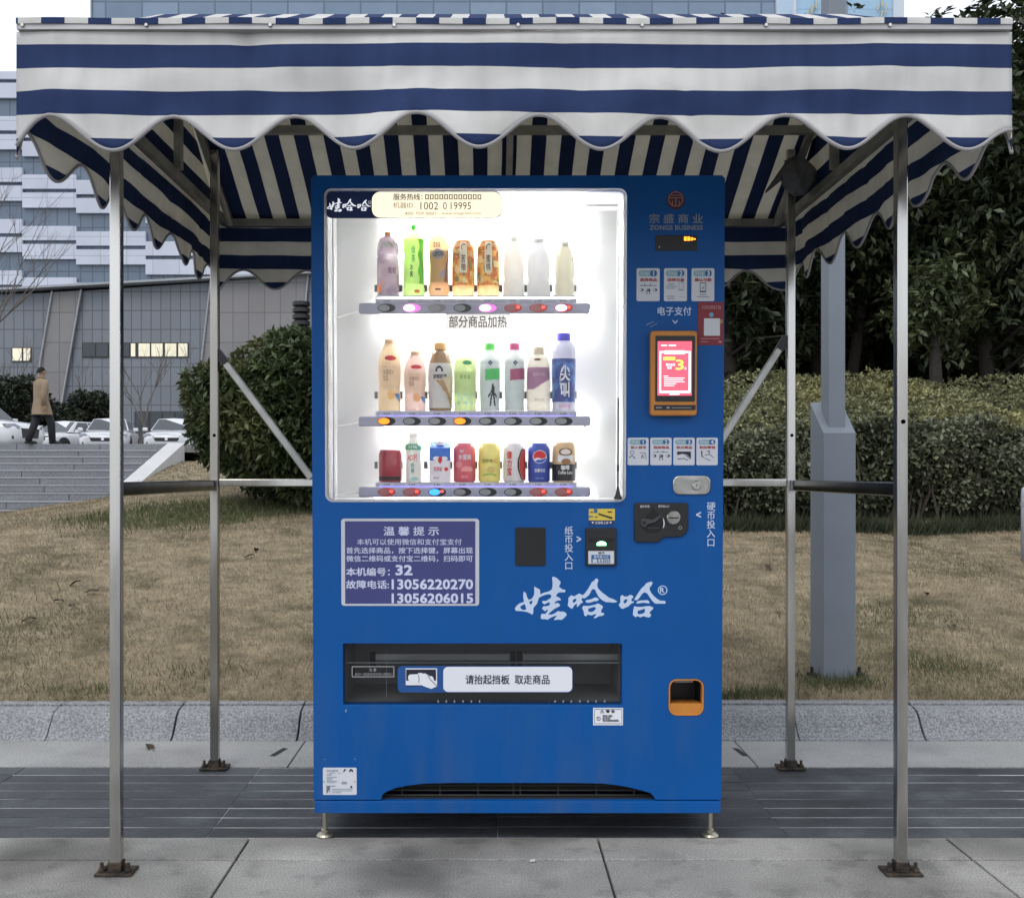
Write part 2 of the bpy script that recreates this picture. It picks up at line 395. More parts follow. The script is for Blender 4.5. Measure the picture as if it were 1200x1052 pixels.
# ---------------------------------------------------------------- vending machine
LEAN = math.radians(1.55)
VM = thing('vending_machine', 'tall blue drinks vending machine with a brightly lit glass display', 'vending machine', (.0776, 2.852, 0), (LEAN, 0, 0))
VM_M = Matrix.Translation(VM.location) @ Euler((LEAN, 0, 0)).to_matrix().to_4x4()
VM_I = VM_M.inverted(); _c = VM_I @ Vector((0, 0, CZ))
def M(px, py, off=0.0):            # photo pixel -> (u, v) on the machine's plane y = off
    d = VM_I.to_3x3() @ Vector(((px - CX) / F, 1, (CY - py) / F)); t = (off - _c.y) / d.y
    return (_c.x + t * d.x, _c.z + t * d.z)
def BX(x0, y0, x1, y1, off=0.0):
    a, b = M((x0 + x1) / 2, y0, off), M((x0 + x1) / 2, y1, off)
    l, r = M(x0, (y0 + y1) / 2, off), M(x1, (y0 + y1) / 2, off)
    return (l[0], b[1], r[0], a[1])
def PXP(pts, off=0.0): return [M(x, y, off) for x, y in pts]

M_BLUE = mat('blue_paint', (.002, .081, .305), .42, 0, .05, 3, bump=.015, bs=420, rvar=.05, spec=.22)
M_BLUED = mat('blue_paint_side', (.002, .06, .22), .5, 0, .06, 3)
M_CASE = mat('white_case', (.56, .57, .575), .5, 0, .02)
M_GASK = mat('white_gasket', (.88, .88, .88), .35, 0, .02, transl=.8)
M_FASC = mat('lilac_plastic', (.40, .40, .50), .4, 0, .03)
M_ORANGE = mat('orange_plastic', (.52, .20, .03), .5, 0, .12, 20)
M_SILVER = mat('printed_silver', (.50, .56, .68), .5, 0, .03)
M_LOGO = mat('logo_print', (.52, .62, .80), .5, 0, .03)
M_GREYP = mat('grey_print', (.24, .28, .34), .5, 0, .05)
M_TEAL = mat('teal_print', (.22, .40, .46), .5, 0, .05)
M_BLUEINK = mat('blue_print', (.02, .11, .30), .5, 0, .05)
M_CARD = mat('card_face', (.58, .60, .66), .55, 0, .03)
M_SMOKE = mat('smoked_acrylic', (.02, .02, .022), .08, 0, .05, transp=.73)
M_YEL = mat('yellow_print', (.66, .50, .06), .5, 0, .05)

# road dust on the paint, thicker near the ground, and faint vertical runs
n, l, b = nodes_of(M_BLUE); tc = n.new('ShaderNodeTexCoord'); sp_ = n.new('ShaderNodeSeparateXYZ'); l.new(tc.outputs['Object'], sp_.inputs[0])
hg_ = n.new('ShaderNodeMapRange'); hg_.inputs['From Min'].default_value = .06; hg_.inputs['From Max'].default_value = .55; hg_.inputs['To Min'].default_value = .30; hg_.inputs['To Max'].default_value = .06; l.new(sp_.outputs[2], hg_.inputs['Value'])
dn = n.new('ShaderNodeTexNoise'); dn.inputs['Scale'].default_value = 14; dn.inputs['Detail'].default_value = 9; mpd = n.new('ShaderNodeMapping'); mpd.inputs['Scale'].default_value = (1, 1, .22); l.new(tc.outputs['Object'], mpd.inputs[0]); l.new(mpd.outputs[0], dn.inputs['Vector'])
dr = n.new('ShaderNodeMapRange'); dr.inputs['From Min'].default_value = .44; dr.inputs['From Max'].default_value = .72; dr.inputs['To Max'].default_value = .8; l.new(dn.outputs['Fac'], dr.inputs['Value'])
dm = n.new('ShaderNodeMath'); dm.operation = 'MULTIPLY'; l.new(hg_.outputs[0], dm.inputs[0]); l.new(dr.outputs[0], dm.inputs[1])
dx_ = n.new('ShaderNodeMixRGB'); dx_.inputs[2].default_value = (.10, .11, .12, 1); l.new(dm.outputs[0], dx_.inputs[0]); l.new(b.inputs['Base Color'].links[0].from_socket, dx_.inputs[1]); l.new(dx_.outputs[0], b.inputs['Base Color'])

# door: one panel with openings
WIN = BX(380.5, 221, 734, 588); DEL = BX(402, 754, 729, 826); COI = BX(783.5, 795.5, 824.5, 838)
u0, v0 = M(366, 937); u0 = -.5535; u1 = .5535; vtop = M(600, 205.5)[1]; vbot = v0
arch = PXP([(447, 937), (448, 931), (454, 927), (464, 923), (480, 920), (498, 918), (530, 917.3), (670, 917.3), (706, 918), (724, 920), (740, 923), (752, 926), (762, 929), (766, 933), (768, 937)])
outer = [(u0, vbot)] + [(a, max(b, vbot)) for a, b in arch] + [(u1, vbot)] + rrect(u0, vbot, u1, vtop, .010)[6:18]
outer = [(u0, vbot)] + [(a, max(b, vbot)) for a, b in arch] + [(u1, vbot), (u1, vtop - .008), (u1 - .008, vtop), (u0 + .008, vtop), (u0, vtop - .008)]
rw = .020
shape('door_panel', [outer, rrect(*WIN, rw), rrect(*DEL, .004), rrect(*COI, .022)], 0, .022, M_BLUE, VM, bevel=.0015)
# cabinet shell behind it
kb = M(600, 952)[1]
cab = MB(); X0, X1, Y0, Y1, Zt = -.550, .550, .046, .650, vtop - .004
cab.box(X0, Y0, kb, X0 + .012, Y1, Zt).box(X1 - .012, Y0, kb, X1, Y1, Zt).box(X0 + .012, Y0, Zt - .012, X1 - .012, Y1, Zt)
cab.box(X0 + .012, Y0 + .02, kb, X1 - .012, Y1, kb + .012).box(X0 + .012, Y1 - .012, kb + .012, X1 - .012, Y1, Zt - .012)
cab.build('cabinet', M_BLUED, VM)
kt = M(600, 936.4)[1]
shape('kick_panel', [rrect(-.5505, kb, .5505, kt - .004, .003)], -.004, .022, M_BLUE, VM, bevel=.0015)
MB().box(-.545, .018, kt - .006, .545, .044, kt + .001).build('gap_shadow_strip', M_BLACKM, VM)
# ventilation grille behind the arch
gb = BX(440, 916, 775, 937.5); gy = .026
g = MB().box(gb[0], gy + .05, gb[1], gb[2], gy + .06, gb[3] + .01).build('vent_back', M_BLACKM, VM)
M_WIRE = mat('grille_wire', (.07, .065, .055), .5, .7, .1)
g = MB()
for k in range(4):
    z = gb[1] + (gb[3] - gb[1]) * (.12 + .26 * k); g.tube([(gb[0], gy, z), (gb[2], gy, z)], .0016, 5)
for px in (470, 515, 560, 602, 610, 655, 700, 745):
    u = M(px, 927)[0]; g.tube([(u, gy + .003, gb[1]), (u, gy + .003, gb[3] + .006)], .002, 5)
g.build('vent_grille', M_WIRE, VM)
# adjustable feet (each turned down to the paving)
M_FOOT = mat('zinc_foot', (.45, .42, .35), .4, .9, .2, 25)
for px, yl in ((377.5, .045), (836.5, .045), (377.5, .60), (836.5, .60)):
    u = M(px, 965)[0]; gnd = -yl * math.tan(LEAN) * 1.0 + .0005
    MB().lathe([(0, gnd), (.021, gnd), (.023, gnd + .004), (.019, gnd + .009), (.010, gnd + .013), (.010, gnd + .02), (.0065, gnd + .022), (.0065, kb + .004), (0, kb + .004)], 18, (u, yl, 0)).build('levelling_foot', M_FOOT, VM, smooth=False)

# lit display case
cw = .235; cin = (WIN[0] + .004, WIN[1] + .002, WIN[2] - .004, WIN[3] - .002)
a, b, c, d = WIN[0] - .006, WIN[1] - .006, WIN[2] + .006, WIN[3] + .006
cs = MB().box(a, .044, b, a + .005, cw, d).box(c - .005, .044, b, c, cw, d).box(a + .005, .044, b, c - .005, cw, b + .005).box(a + .005, .044, d - .005, c - .005, cw, d).box(a, cw, b, c, cw + .006, d)
case = cs.build('display_case', M_CASE, VM)
MB().box(M(685, 240, .2)[0], cw - .05, M(700, 244, .2)[1], c - .006, cw - .0005, M(700, 240, .2)[1]).build('ledge', M_CASE, case)
MB().box(a + .018, .06, b + .006, a + .0215, .075, d - .006).build('edge_strip', mat('edge_strip', (.62, .64, .66), .3, .2), case)
MB().box(c - .0215, .06, b + .006, c - .018, .075, d - .03).build('edge_strip', M_GASK, case)
gas = shape('window_gasket', [rrect(*WIN, rw), rrect(WIN[0] + .006, WIN[1] + .005, WIN[2] - .0065, WIN[3] - .005, rw - .005)], -.0015, .010, M_GASK, VM, bevel=.001)
# glass pane
gm = bpy.data.materials.new('window_glass'); gm.use_nodes = True
n, l, bs_ = nodes_of(gm); n.remove(bs_)
tr = n.new('ShaderNodeBsdfTransparent'); gl = n.new('ShaderNodeBsdfGlossy'); gl.inputs['Roughness'].default_value = .02
fz = n.new('ShaderNodeFresnel'); fz.inputs[0].default_value = 1.45; nzz = n.new('ShaderNodeTexNoise'); nzz.inputs['Scale'].default_value = 3
fm = n.new('ShaderNodeMath'); fm.operation = 'MULTIPLY'; fm.inputs[1].default_value = .6
l.new(fz.outputs[0], fm.inputs[0])
mx = n.new('ShaderNodeMixShader'); l.new(fm.outputs[0], mx.inputs[0]); l.new(tr.outputs[0], mx.inputs[1]); l.new(gl.outputs[0], mx.inputs[2]); l.new(mx.outputs[0], n['Material Output'].inputs[0])
shape('glass_pane', [rrect(WIN[0] + .001, WIN[1] + .001, WIN[2] - .001, WIN[3] - .001, rw)], .0140, .002, gm, VM)

# lamps (fluorescent tubes): the only lit lamps of the place
M_TUBE = mat('fluorescent_tube', (.9, .9, .9), .4, emit=(1, .985, .95), es=24.0)
M_TUBE2 = mat('fluorescent_tube_soft', (.9, .9, .9), .4, emit=(1, .985, .95), es=12.0)
def tube_at(px0, px1, py, off, r=.011, m=M_TUBE):
    p, q = M(px0, py, off), M(px1, py, off)
    t = MB().tube([(p[0], off, p[1]), (q[0], off, q[1])], r, 12).build('lamp_tube', m, VM, smooth=True)
    for x, s in ((p[0], -1), (q[0], 1)): MB().tube([(x + s * .0005, off, p[1]), (x + s * .018, off, p[1])], r * 1.1, 12).build('socket', M_GASK, t)
tube_at(452, 690, 268, .215); tube_at(446, 694, 367, .200); tube_at(452, 690, 500, .200); tube_at(440, 694, 583.5, .215, .007, M_TUBE2)
tube_at(452, 690, 300, .222, .008, M_TUBE2)

# shelves, buttons, holders
def led(name, col, st): return mat(name, col, .4, emit=col, es=st)
M_LEDR = led('red_led', (1, .07, .04), 1.6); M_LEDO = led('orange_lamp', (1, .20, .008), 1.3); M_LEDB = led('blue_lamp', (.04, .28, 1), 1.2)
M_LEDP = led('pink_lamp', (1, .50, .95), 3.5); M_BTN = mat('grey_button', (.30, .31, .31), .4); M_BTNR = mat('reddish_button', (.40, .16, .16), .4)
M_BTNW = mat('washed_button', (.33, .32, .32), .4); M_TAG = mat('price_tag', (.55, .56, .62), .5)
M_VIOLET = led('violet_light_strip', (.25, .2, 1.0), 1.2)
M_RIMG = mat('grey_rim', (.26, .25, .27), .5); M_RIMR = led('red_rim', (.32, .04, .04), .25); M_RIMP = led('pink_rim', (.6, .15, .5), .7)
SH = [dict(y=(355, 367.5), lip=(350.5, 355.5), by=361), dict(y=(487.5, 499.5), lip=(482, 488), by=493.5), dict(y=(570.5, 582.5), lip=(565, 571), by=576.5)]
ST = [['d', 'P', 'w', 'd', 'P', 'r', 'r', 'W'], ['O', 'd', 'd', 'O', 'd', 'd', 'd', 'd'], ['r', 'r', 'B', 'd', 'd', 'd', 'r', 'r']]
SO = .045
for ri, s in enumerate(SH):
    b0 = BX(420, s['y'][0], 692, s['y'][1], SO); hz = (b0[3] - b0[1]) / 2
    fa = shape('shelf', [rrect(*b0, hz * .45)], SO, .012, M_FASC, VM, bevel=.004)
    lb = BX(440, s['lip'][0], 676, s['lip'][1], SO + .012)
    MB().box(lb[0], SO + .012, b0[3] - .004, lb[2], SO + .016, lb[3]).build('price_rail', mat('rail_plastic', (.45, .45, .55), .3), fa)
    tz = M(560, (351.5, 482.5, 565.5)[ri], .15)[1]
    MB().box(lb[0], SO + .016, tz - .004, lb[2], .186, tz - .0003).build('tray', mat('shelf_tray', (.7, .7, .74), .4, transl=.2), fa)
    if ri: MB().box(lb[0] + .01, SO + .0105, b0[3] + .0003, lb[2] - .01, SO + .0118, b0[3] + .002).build('light_strip', M_VIOLET, fa)
    zc = (b0[1] + b0[3]) / 2
    MB().tube([(b0[0] + .01, SO + .02, zc), (b0[0] - .02, SO + .05, zc - .006), (WIN[0] + .008, .16, zc - .012)], .0022, 6).build('bracket', M_GASK, fa)
    MB().tube([(b0[2] - .01, SO + .02, zc), (b0[2] - .005, SO + .06, zc - .012), (b0[2] - .02, cw - .004, zc - .02)], .0022, 6).build('bracket', M_GASK, fa)
    for k in range(8):
        px = 453 + 29.65 * k; st = ST[ri][k]; e0 = BX(px - 10.5, s['by'] - 5, px + 10.5, s['by'] + 5, SO)
        cu, cv = (e0[0] + e0[2]) / 2, (e0[1] + e0[3]) / 2; ra, rb = (e0[2] - e0[0]) / 2, (e0[3] - e0[1]) / 2
        rim = {'w': M_RIMG, 'r': M_RIMR, 'P': M_RIMP, 'W': M_RIMR}.get(st, M_BLACK)
        bt = shape('button', [ell(cu, cv, ra, rb)], SO - .0015, .002, rim, VM)
        bm = {'d': M_BTN, 'w': M_BTNW, 'r': M_BTNR, 'P': M_LEDP, 'W': M_LEDP, 'O': M_LEDO, 'B': M_LEDB}[st]
        shape('push_cap', [ell(cu - ra * .28, cv, ra * .62, rb * .74)], SO - .004, .002, bm, bt)
        if st in 'rWB': shape('indicator', [rrect(cu + ra * .38, cv - rb * .3 + rb * .2, cu + ra * .72, cv + rb * .25 + rb * .2, .0005)], SO - .004, .001, M_LEDR, bt)
        t = shape('price_tag', [rrect(cu - ra * .85, b0[3] + .002, cu + ra * .75, lb[3] - .0015, 0)], SO + .0095, .001, M_TAG, VM)
        lettering(('3.00', '3.50', '4.00')[(k + ri) % 3], (cu - ra * .4, b0[3] + .0045, cu + ra * .35, lb[3] - .004), SO + .0088, M_INKD, t)
M_CLIP = mat('dark_clip', (.16, .155, .15), .5)
for ri, py in enumerate((338, 463, 545)):
    for k in range(8):
        px = 455 + 29.25 * k + (0 if ri else (0, 0, 0, 0, 0, 0, 0, 0)[k]); cl = MB(); off = .155
        for s in (-1, 1):
            p = BX(px + s * 14.3 - 1.7, py - 4, px + s * 14.3 + 1.7, py + 4, off); cl.box(p[0], off - .004, p[1], p[2], off + .008, p[3])
            cl.tube([((p[0] + p[2]) / 2, off + .006, (p[1] + p[3]) / 2), ((p[0] + p[2]) / 2, off + .03, (p[1] + p[3]) / 2)], .001, 5)
        cl.build('product_holder', M_CLIP, VM)

# ---- calligraphy logo, traced
def T(x0, s): return [[(x0 + x / 17.143, 670 + y / 17.15) for x, y in p] for p in s]
LOGO = T(600, [[(240,390),(285,430),(300,500),(335,560),(400,535),(440,470),(450,400),(445,290),(500,320),(560,355),(570,450),(640,415),(740,390),(800,350),(815,280),(815,200),(805,110),(830,90),(900,120),(975,195),(975,225),(945,280),(950,305),(990,330),(1020,355),(1065,355),(1075,375),(1055,410),(990,405),(930,415),(890,460),(885,490),(930,500),(985,550),(975,570),(920,570),(870,595),(850,630),(880,630),(920,618),(970,660),(950,690),(880,725),(850,740),(790,790),(720,850),(790,855),(850,835),(920,785),(970,795),(1040,795),(1085,825),(1100,860),(1060,910),(1000,960),(910,955),(840,965),(850,940),(905,880),(870,880),(790,910),(710,960),(670,945),(590,945),(575,905),(590,840),(670,840),(720,780),(715,755),(690,760),(680,785),(650,780),(600,730),(630,690),(690,685),(750,670),(765,630),(745,605),(690,630),(650,650),(620,625),(600,600),(620,580),(690,580),(730,550),(780,520),(790,470),(760,445),(690,450),(620,475),(540,515),(525,570),(500,640),(430,720),(425,830),(400,855),(370,830),(290,800),(210,785),(80,780),(55,735),(90,680),(150,630),(240,600),(225,500),(230,410)],
 [(170,690),(250,640),(270,680),(285,740),(265,765),(200,755),(165,715)], [(345,600),(405,570),(412,600),(395,640),(365,655)]])
LOGO += T(660, [[(105,520),(160,465),(220,490),(320,430),(390,465),(440,420),(500,340),(550,250),(580,195),(620,180),(650,130),(700,140),(705,175),(685,230),(685,290),(710,340),(780,410),(850,460),(920,515),(1010,545),(1095,595),(1010,615),(940,605),(860,605),(790,570),(740,530),(700,480),(660,400),(640,355),(600,340),(570,360),(545,420),(510,470),(440,525),(375,525),(365,560),(400,605),(345,640),(285,705),(270,690),(285,640),(250,645),(215,680),(180,740),(140,720),(90,675),(105,590)],
 [(190,570),(230,535),(270,540),(255,585),(215,620),(190,600)], [(445,575),(490,560),(560,545),(640,510),(690,520),(720,555),(690,580),(610,590),(540,615),(465,615)],
 [(400,680),(520,680),(640,655),(700,630),(780,670),(800,700),(770,755),(755,800),(780,820),(820,825),(820,860),(780,880),(720,885),(640,930),(610,920),(665,860),(650,840),(600,860),(550,870),(500,850),(455,890),(420,865),(410,780),(380,730)],
 [(500,740),(570,715),(620,700),(655,715),(650,750),(600,795),(550,805),(505,790)]])
LOGO += T(720, [[(120,490),(155,460),(210,495),(260,490),(320,455),(375,480),(380,505),(340,550),(345,590),(395,590),(385,615),(330,640),(280,690),(230,710),(170,740),(130,725),(85,660),(120,610)], [(175,595),(210,555),(250,540),(262,570),(240,610),(205,635)],
 [(395,560),(440,480),(500,390),(550,320),(600,280),(640,225),(740,190),(770,215),(745,270),(710,305),(705,350),(740,420),(800,490),(860,540),(920,575),(1010,580),(1030,605),(1020,635),(930,635),(820,635),(760,580),(710,510),(660,430),(605,405),(560,435),(500,520),(460,565)],
 [(430,630),(470,580),(560,570),(660,565),(700,590),(705,630),(660,625),(570,615),(500,630)],
 [(395,690),(470,700),(560,700),(640,685),(720,685),(785,715),(770,750),(720,790),(705,820),(740,860),(710,910),(640,905),(590,885),(520,910),(460,885),(425,910),(370,860),(380,760)], [(465,780),(520,765),(590,740),(615,750),(610,810),(570,835),(490,850),(465,830)],
 ell(968, 365, 96, 94), ell(968, 365, 78, 77)])
lg = shape('logo', [PXP(p) for p in LOGO], -.0006, .0003, M_LOGO, VM)
lettering('R', BX(773.3, 688.3, 778.6, 694.2), -.0008, M_LOGO, lg, bold=.02)

def sign(name, box, m, r=.004, y=-.0012, ext=.0006, label=None, off=0): return shape(name, [rrect(*BX(*box, off), r)], y, ext, m, VM, label=label)
def txt(body, box, m, parent=None, y=-.0018, off=0, **kw): return lettering(body, BX(*box, off), y, m, parent or VM, **kw)
def rects(name, boxes, m, parent, y=-.0018, r=0, off=0): return shape(name, [rrect(*BX(*b, off), r) for b in boxes], y, .0003, m, parent)

# header sign inside the glass
HO = .012; M_CREAM = mat('cream_panel', (.72, .64, .48), .5, 0, .03, emit=(1, .90, .68), es=.66, det=2); M_NAVY = mat('navy_panel', (.008, .03, .13), .4, 0, .05)  # cream panel is no lamp, its glow is added as emission
hs = shape('header_sign', [rrect(*BX(380.2, 223.5, 588.5, 255), .020)], .0085, .001, M_NAVY, VM)
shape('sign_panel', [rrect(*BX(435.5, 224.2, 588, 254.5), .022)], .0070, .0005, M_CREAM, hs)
shape('sign_logo', [[M(382.5 + (x - 603) * .2905, 231.5 + (y - 675) * .315) for x, y in p] for p in LOGO], .0071, .0003, mat('logo_added_glow', (.8, .8, .8), .5, emit=(.85, .9, 1), es=.45), hs)  # logo brightness added as emission of its own
M_INKB = mat('brown_ink', (.10, .075, .05), .6); M_INKL = mat('pale_ink', (.42, .34, .24), .6); M_INKG = mat('olive_ink', (.16, .15, .10), .6)
txt('服务热线：', (460.5, 226.3, 495, 234), M_INKB, hs, .0062)
rects('blank_digits', [(498 + 5.6 * k, 227.2, 502.4 + 5.6 * k, 233.2) for k in range(12)] + [(499.2 + 5.6 * k, 228.2, 501.2 + 5.6 * k, 232.2) for k in range(12)], M_INKL, hs, .0062)
txt('机器ID', (460.5, 236.5, 484, 243.5), M_INKL, hs, .0062, bold=0)
txt('1002', (492.5, 236.3, 513.5, 245.2), M_INKG, hs, .0062, bold=0)
txt('0', (519, 236.3, 523.5, 245), M_INKG, hs, .0062, bold=0); txt('19995', (528, 236.3, 552, 245), M_INKG, hs, .0062, bold=0)
txt('400 759 0001', (474, 247.8, 511, 251.5), M_INKL, hs, .0062, bold=0); txt('www.zongs365.com', (517, 247.8, 564, 251.8), M_INKL, hs, .0062, bold=0)
heat = shape('heated_notice', [rrect(*BX(522, 367.6, 598, 386, .05), 0)], .050, .0005, mat('white_strip', (.85, .85, .84), .5, transl=.62), VM)
txt('部分商品加热', (526, 370, 594, 384), mat('brown_notice_ink', (.12, .085, .06), .6), heat, .0487, off=.05, bold=.016)

# emblem and names, upper right
M_EMB = mat('emblem_print', (.33, .16, .15), .5); M_EMBD = mat('emblem_ground', (.055, .012, .03), .5)
em = shape('emblem', [ell(*M(791.8, 235), .0245)], -.0009, .0004, M_EMBD, VM)
def ring(px, py, ro, ri, m, par, y): c = M(px, py); return shape('ring', [ell(*c, ro * 2.81 / F, n=36), ell(*c, ri * 2.81 / F, n=36)], y, .0003, m, par)
ring(791.8, 233.5, 8.9, 7.6, M_EMB, em, -.0016)
rects('strokes', [(785.5, 228.6, 798, 229.7), (783.7, 231.6, 800, 232.8), (791.0, 232.8, 792.6, 242.6), (787.2, 235.5, 788.5, 242.4), (795.2, 235.5, 796.5, 242.4), (791, 223.6, 792.6, 226.5)], M_EMB, em, -.0022)
txt('宗 盛 商 业', (760.5, 250.8, 823.5, 262), M_GREYP, bold=.012); txt('ZONGS BUSINESS', (761, 264.2, 823.5, 269.8), M_GREYP, bold=.02)
dp = shape('status_display', [rrect(*BX(768, 276, 817, 294), .001)], -.002, .003, M_BLACK, VM, bevel=.0006)
M_LEDY = led('orange_segments', (1, .24, .015), 2.2)
rects('segments', [(801.5, 277.6, 804.6, 282.4), (805.4, 277.6, 808.4, 282.4), (809.2, 278.6, 812, 282), (812.4, 279.6, 815, 281.2)], M_LEDY, dp, -.0025)
shape('sensor', [ell(*M(772.5, 289.5), .0025)], -.0022, .0004, M_BTN, dp)
# instruction cards
def hand(par, x, y, s=1.0):
    shape('drawing', [PXP([(x + a * s, y + b * s) for a, b in p]) for p in ([(-8, -5), (8, -5), (8, 3), (3, -1.5), (-2, -2.5), (-8, -1)],)], -.0019, .0002, M_INKD, par)
    shape('drawing', [PXP([(x + a * s, y + b * s) for a, b in p]) for p in ([(-8, 3.2), (0, 2.6), (5, 5), (4.6, 5.6), (0, 3.4), (-8, 4)], [(2, -1), (8, 3.5), (7.6, 4), (1.6, -.4)])], -.0019, .0002, M_INKD, par)
def step_card(x0, y0, x1, y1, num, cap, kind):
    cd = sign('instruction_card', (x0, y0, x1, y1), M_CARD, .004); w = x1 - x0; h = y1 - y0
    bd = shape('badge', [rrect(*BX(x0 + w * .09, y0 + h * .065, x1 - w * .12, y0 + h * .25), .006)], -.0017, .0003, M_TEAL, cd)
    shape('badge_end', [rrect(*BX(x1 - w * .41, y0 + h * .065, x1 - w * .12, y0 + h * .25), .006)], -.0021, .0003, M_BLUEINK, cd)
    txt(num, (x1 - w * .33, y0 + h * .085, x1 - w * .20, y0 + h * .235), M_WHITE, cd, -.0026, keep=True, bold=.01); txt('Step', (x0 + w * .17, y0 + h * .09, x0 + w * .55, y0 + h * .235), M_CARD, cd, -.0024, bold=0)
    txt(cap, (x0 + w * .14, y0 + h * .30, x1 - w * .12, y0 + h * .405), M_INKR, cd, bold=.025)
    cx, cy = (x0 + x1) / 2, y0 + h * .66
    if kind == 'btn':
        L = [(x0 + w * .14, y0 + h * .52, x1 - w * .14, y0 + h * .535)] + [(cx + q - .35, y0 + h * .47, cx + q + .35, y0 + h * .52) for q in (-4, 2.5)]
        rects('drawing', L, M_INKD, cd)
        for q in (-8, 0, 8): shape('drawing', [ell(*M(cx + q, cy), .006, .0036, 14), ell(*M(cx + q - 1, cy), .004, .0026, 14)], -.0018, .0002, M_INKD, cd)
        shape('drawing', [PXP([(cx - 2, cy + 5), (cx - 1.6, cy), (cx + 1.6, cy), (cx + 2.2, cy + 5), (cx + 1.4, cy + 5), (cx + 1, cy + 1), (cx - 1, cy + 1), (cx - 1.2, cy + 5)])], -.0019, .0002, M_INKD, cd)
    elif kind == 'phone':
        rects('drawing', [(cx - 3.6, y0 + h * .44, cx + 3.6, y0 + h * .73), (cx - 3, y0 + h * .46, cx + 3, y0 + h * .69)], M_INKD, cd)
        shape('drawing', [PXP([(cx - 1.3, cy - 3), (cx - .3, cy - 2), (cx + 1.6, cy - 5), (cx + 1.9, cy - 4.7), (cx - .2, cy - .9), (cx - 1.6, cy - 2.4)])], -.0018, .0002, M_INKD, cd)
        rects('drawing', [(cx - 4, y0 + h * .785, cx + 4, y0 + h * .815), (cx - 7, y0 + h * .855, cx + 7, y0 + h * .885)], M_GREYP, cd)
    elif kind == 'deal':
        rects('drawing', [(x0 + w * .16, y0 + h * .47, x0 + w * .44, y0 + h * .50), (x0 + w * .1, y0 + h * .54, x0 + w * .56, y0 + h * .565), (x0 + w * .1, y0 + h * .60, x0 + w * .5, y0 + h * .62),
              (x0 + w * .12, y0 + h * .84, x0 + w * .46, y0 + h * .87), (x0 + w * .14, y0 + h * .91, x0 + w * .46, y0 + h * .94), (x1 - w * .36, y0 + h * .87, x1 - w * .08, y0 + h * .88)], M_GREYP, cd)
        rects('drawing', [(x1 - w * .36, y0 + h * .42, x1 - w * .16, y0 + h * .68), (x1 - w * .34, y0 + h * .44, x1 - w * .18, y0 + h * .64)], M_GREYP, cd)
    elif kind == 'note':
        shape('drawing', [ell(*M(cx - 7, cy - 4), .0052, n=14), ell(*M(cx - 7, cy - 4), .0042, n=14), PXP([(cx - 11, cy + 2), (cx - 7, cy - 1), (cx - 3, cy + 3), (cx - 3.6, cy + 3.6), (cx - 7, cy), (cx - 10.6, cy + 2.6)])], -.0018, .0002, M_INKD, cd)
        shape('drawing', [PXP([(cx + 2, cy - 4), (cx + 8, cy - 4), (cx + 10, cy + 4), (cx + 9.6, cy + 4), (cx + 7.6, cy - 3.5), (cx + 2, cy - 3.5)]), PXP([(cx + 3.4, cy + 3), (cx + 5, cy - 2), (cx + 7, cy + 3), (cx + 6.4, cy + 3), (cx + 5, cy - .5), (cx + 4.2, cy + 3)])], -.0018, .0002, M_INKD, cd)
    elif kind == 'take': hand(cd, cx, cy)
    elif kind == 'coin':
        shape('drawing', [PXP([(cx - 7, cy - 6), (cx - 5.6, cy - 6), (cx - 5.6, cy), (cx - 3, cy + 2), (cx - 6.6, cy + 1)]), PXP([(cx, cy - 6), (cx + 3, cy - 6), (cx + 3, cy - 3), (cx + 2, cy - 3.2), (cx + 2, cy - 5.2), (cx, cy - 5.2)]),
              PXP([(cx - 3, cy - 1), (cx + 3, cy - 2.4), (cx + 8, cy + 2), (cx + 7.6, cy + 2.4), (cx + 3, cy - 1.6), (cx - 3, cy - .4)]), PXP([(cx - 3, cy + 2.4), (cx + 4, cy + 5.2), (cx + 3.8, cy + 5.8), (cx - 3, cy + 3)])], -.0018, .0002, M_INKD, cd)
step_card(746, 314.5, 773, 353, '1', '选择商品', 'btn'); step_card(778, 314.5, 805, 353, '2', '选择交易', 'deal'); step_card(810.3, 314.5, 837, 353, '3', '确认付款', 'phone')
step_card(735.5, 512.8, 760, 545, '1', '投入钱币', 'note'); step_card(762, 512.8, 787, 545, '2', '选择商品', 'btn'); step_card(789, 512.8, 814, 545, '3', '取出商品', 'take'); step_card(816, 512.8, 841, 545, '4', '取回零钱', 'coin')
txt('电子支付', (770.5, 359.5, 810, 369.8), M_LOGO, bold=.012)
txt('﹀', (788, 375, 794, 379.5), M_LOGO, bold=.03); txt('<', (815.5, 599.5, 821.5, 606.3), M_LOGO, bold=.02); txt('>', (675.5, 628, 681, 634.8), M_LOGO, bold=.02)
txt('硬\n币\n投\n入\n口', (828, 588.5, 838, 640), M_LOGO, bold=.008); txt('纸\n币\n投\n入\n口', (661.5, 616.5, 671.5, 667), M_LOGO, bold=.008)
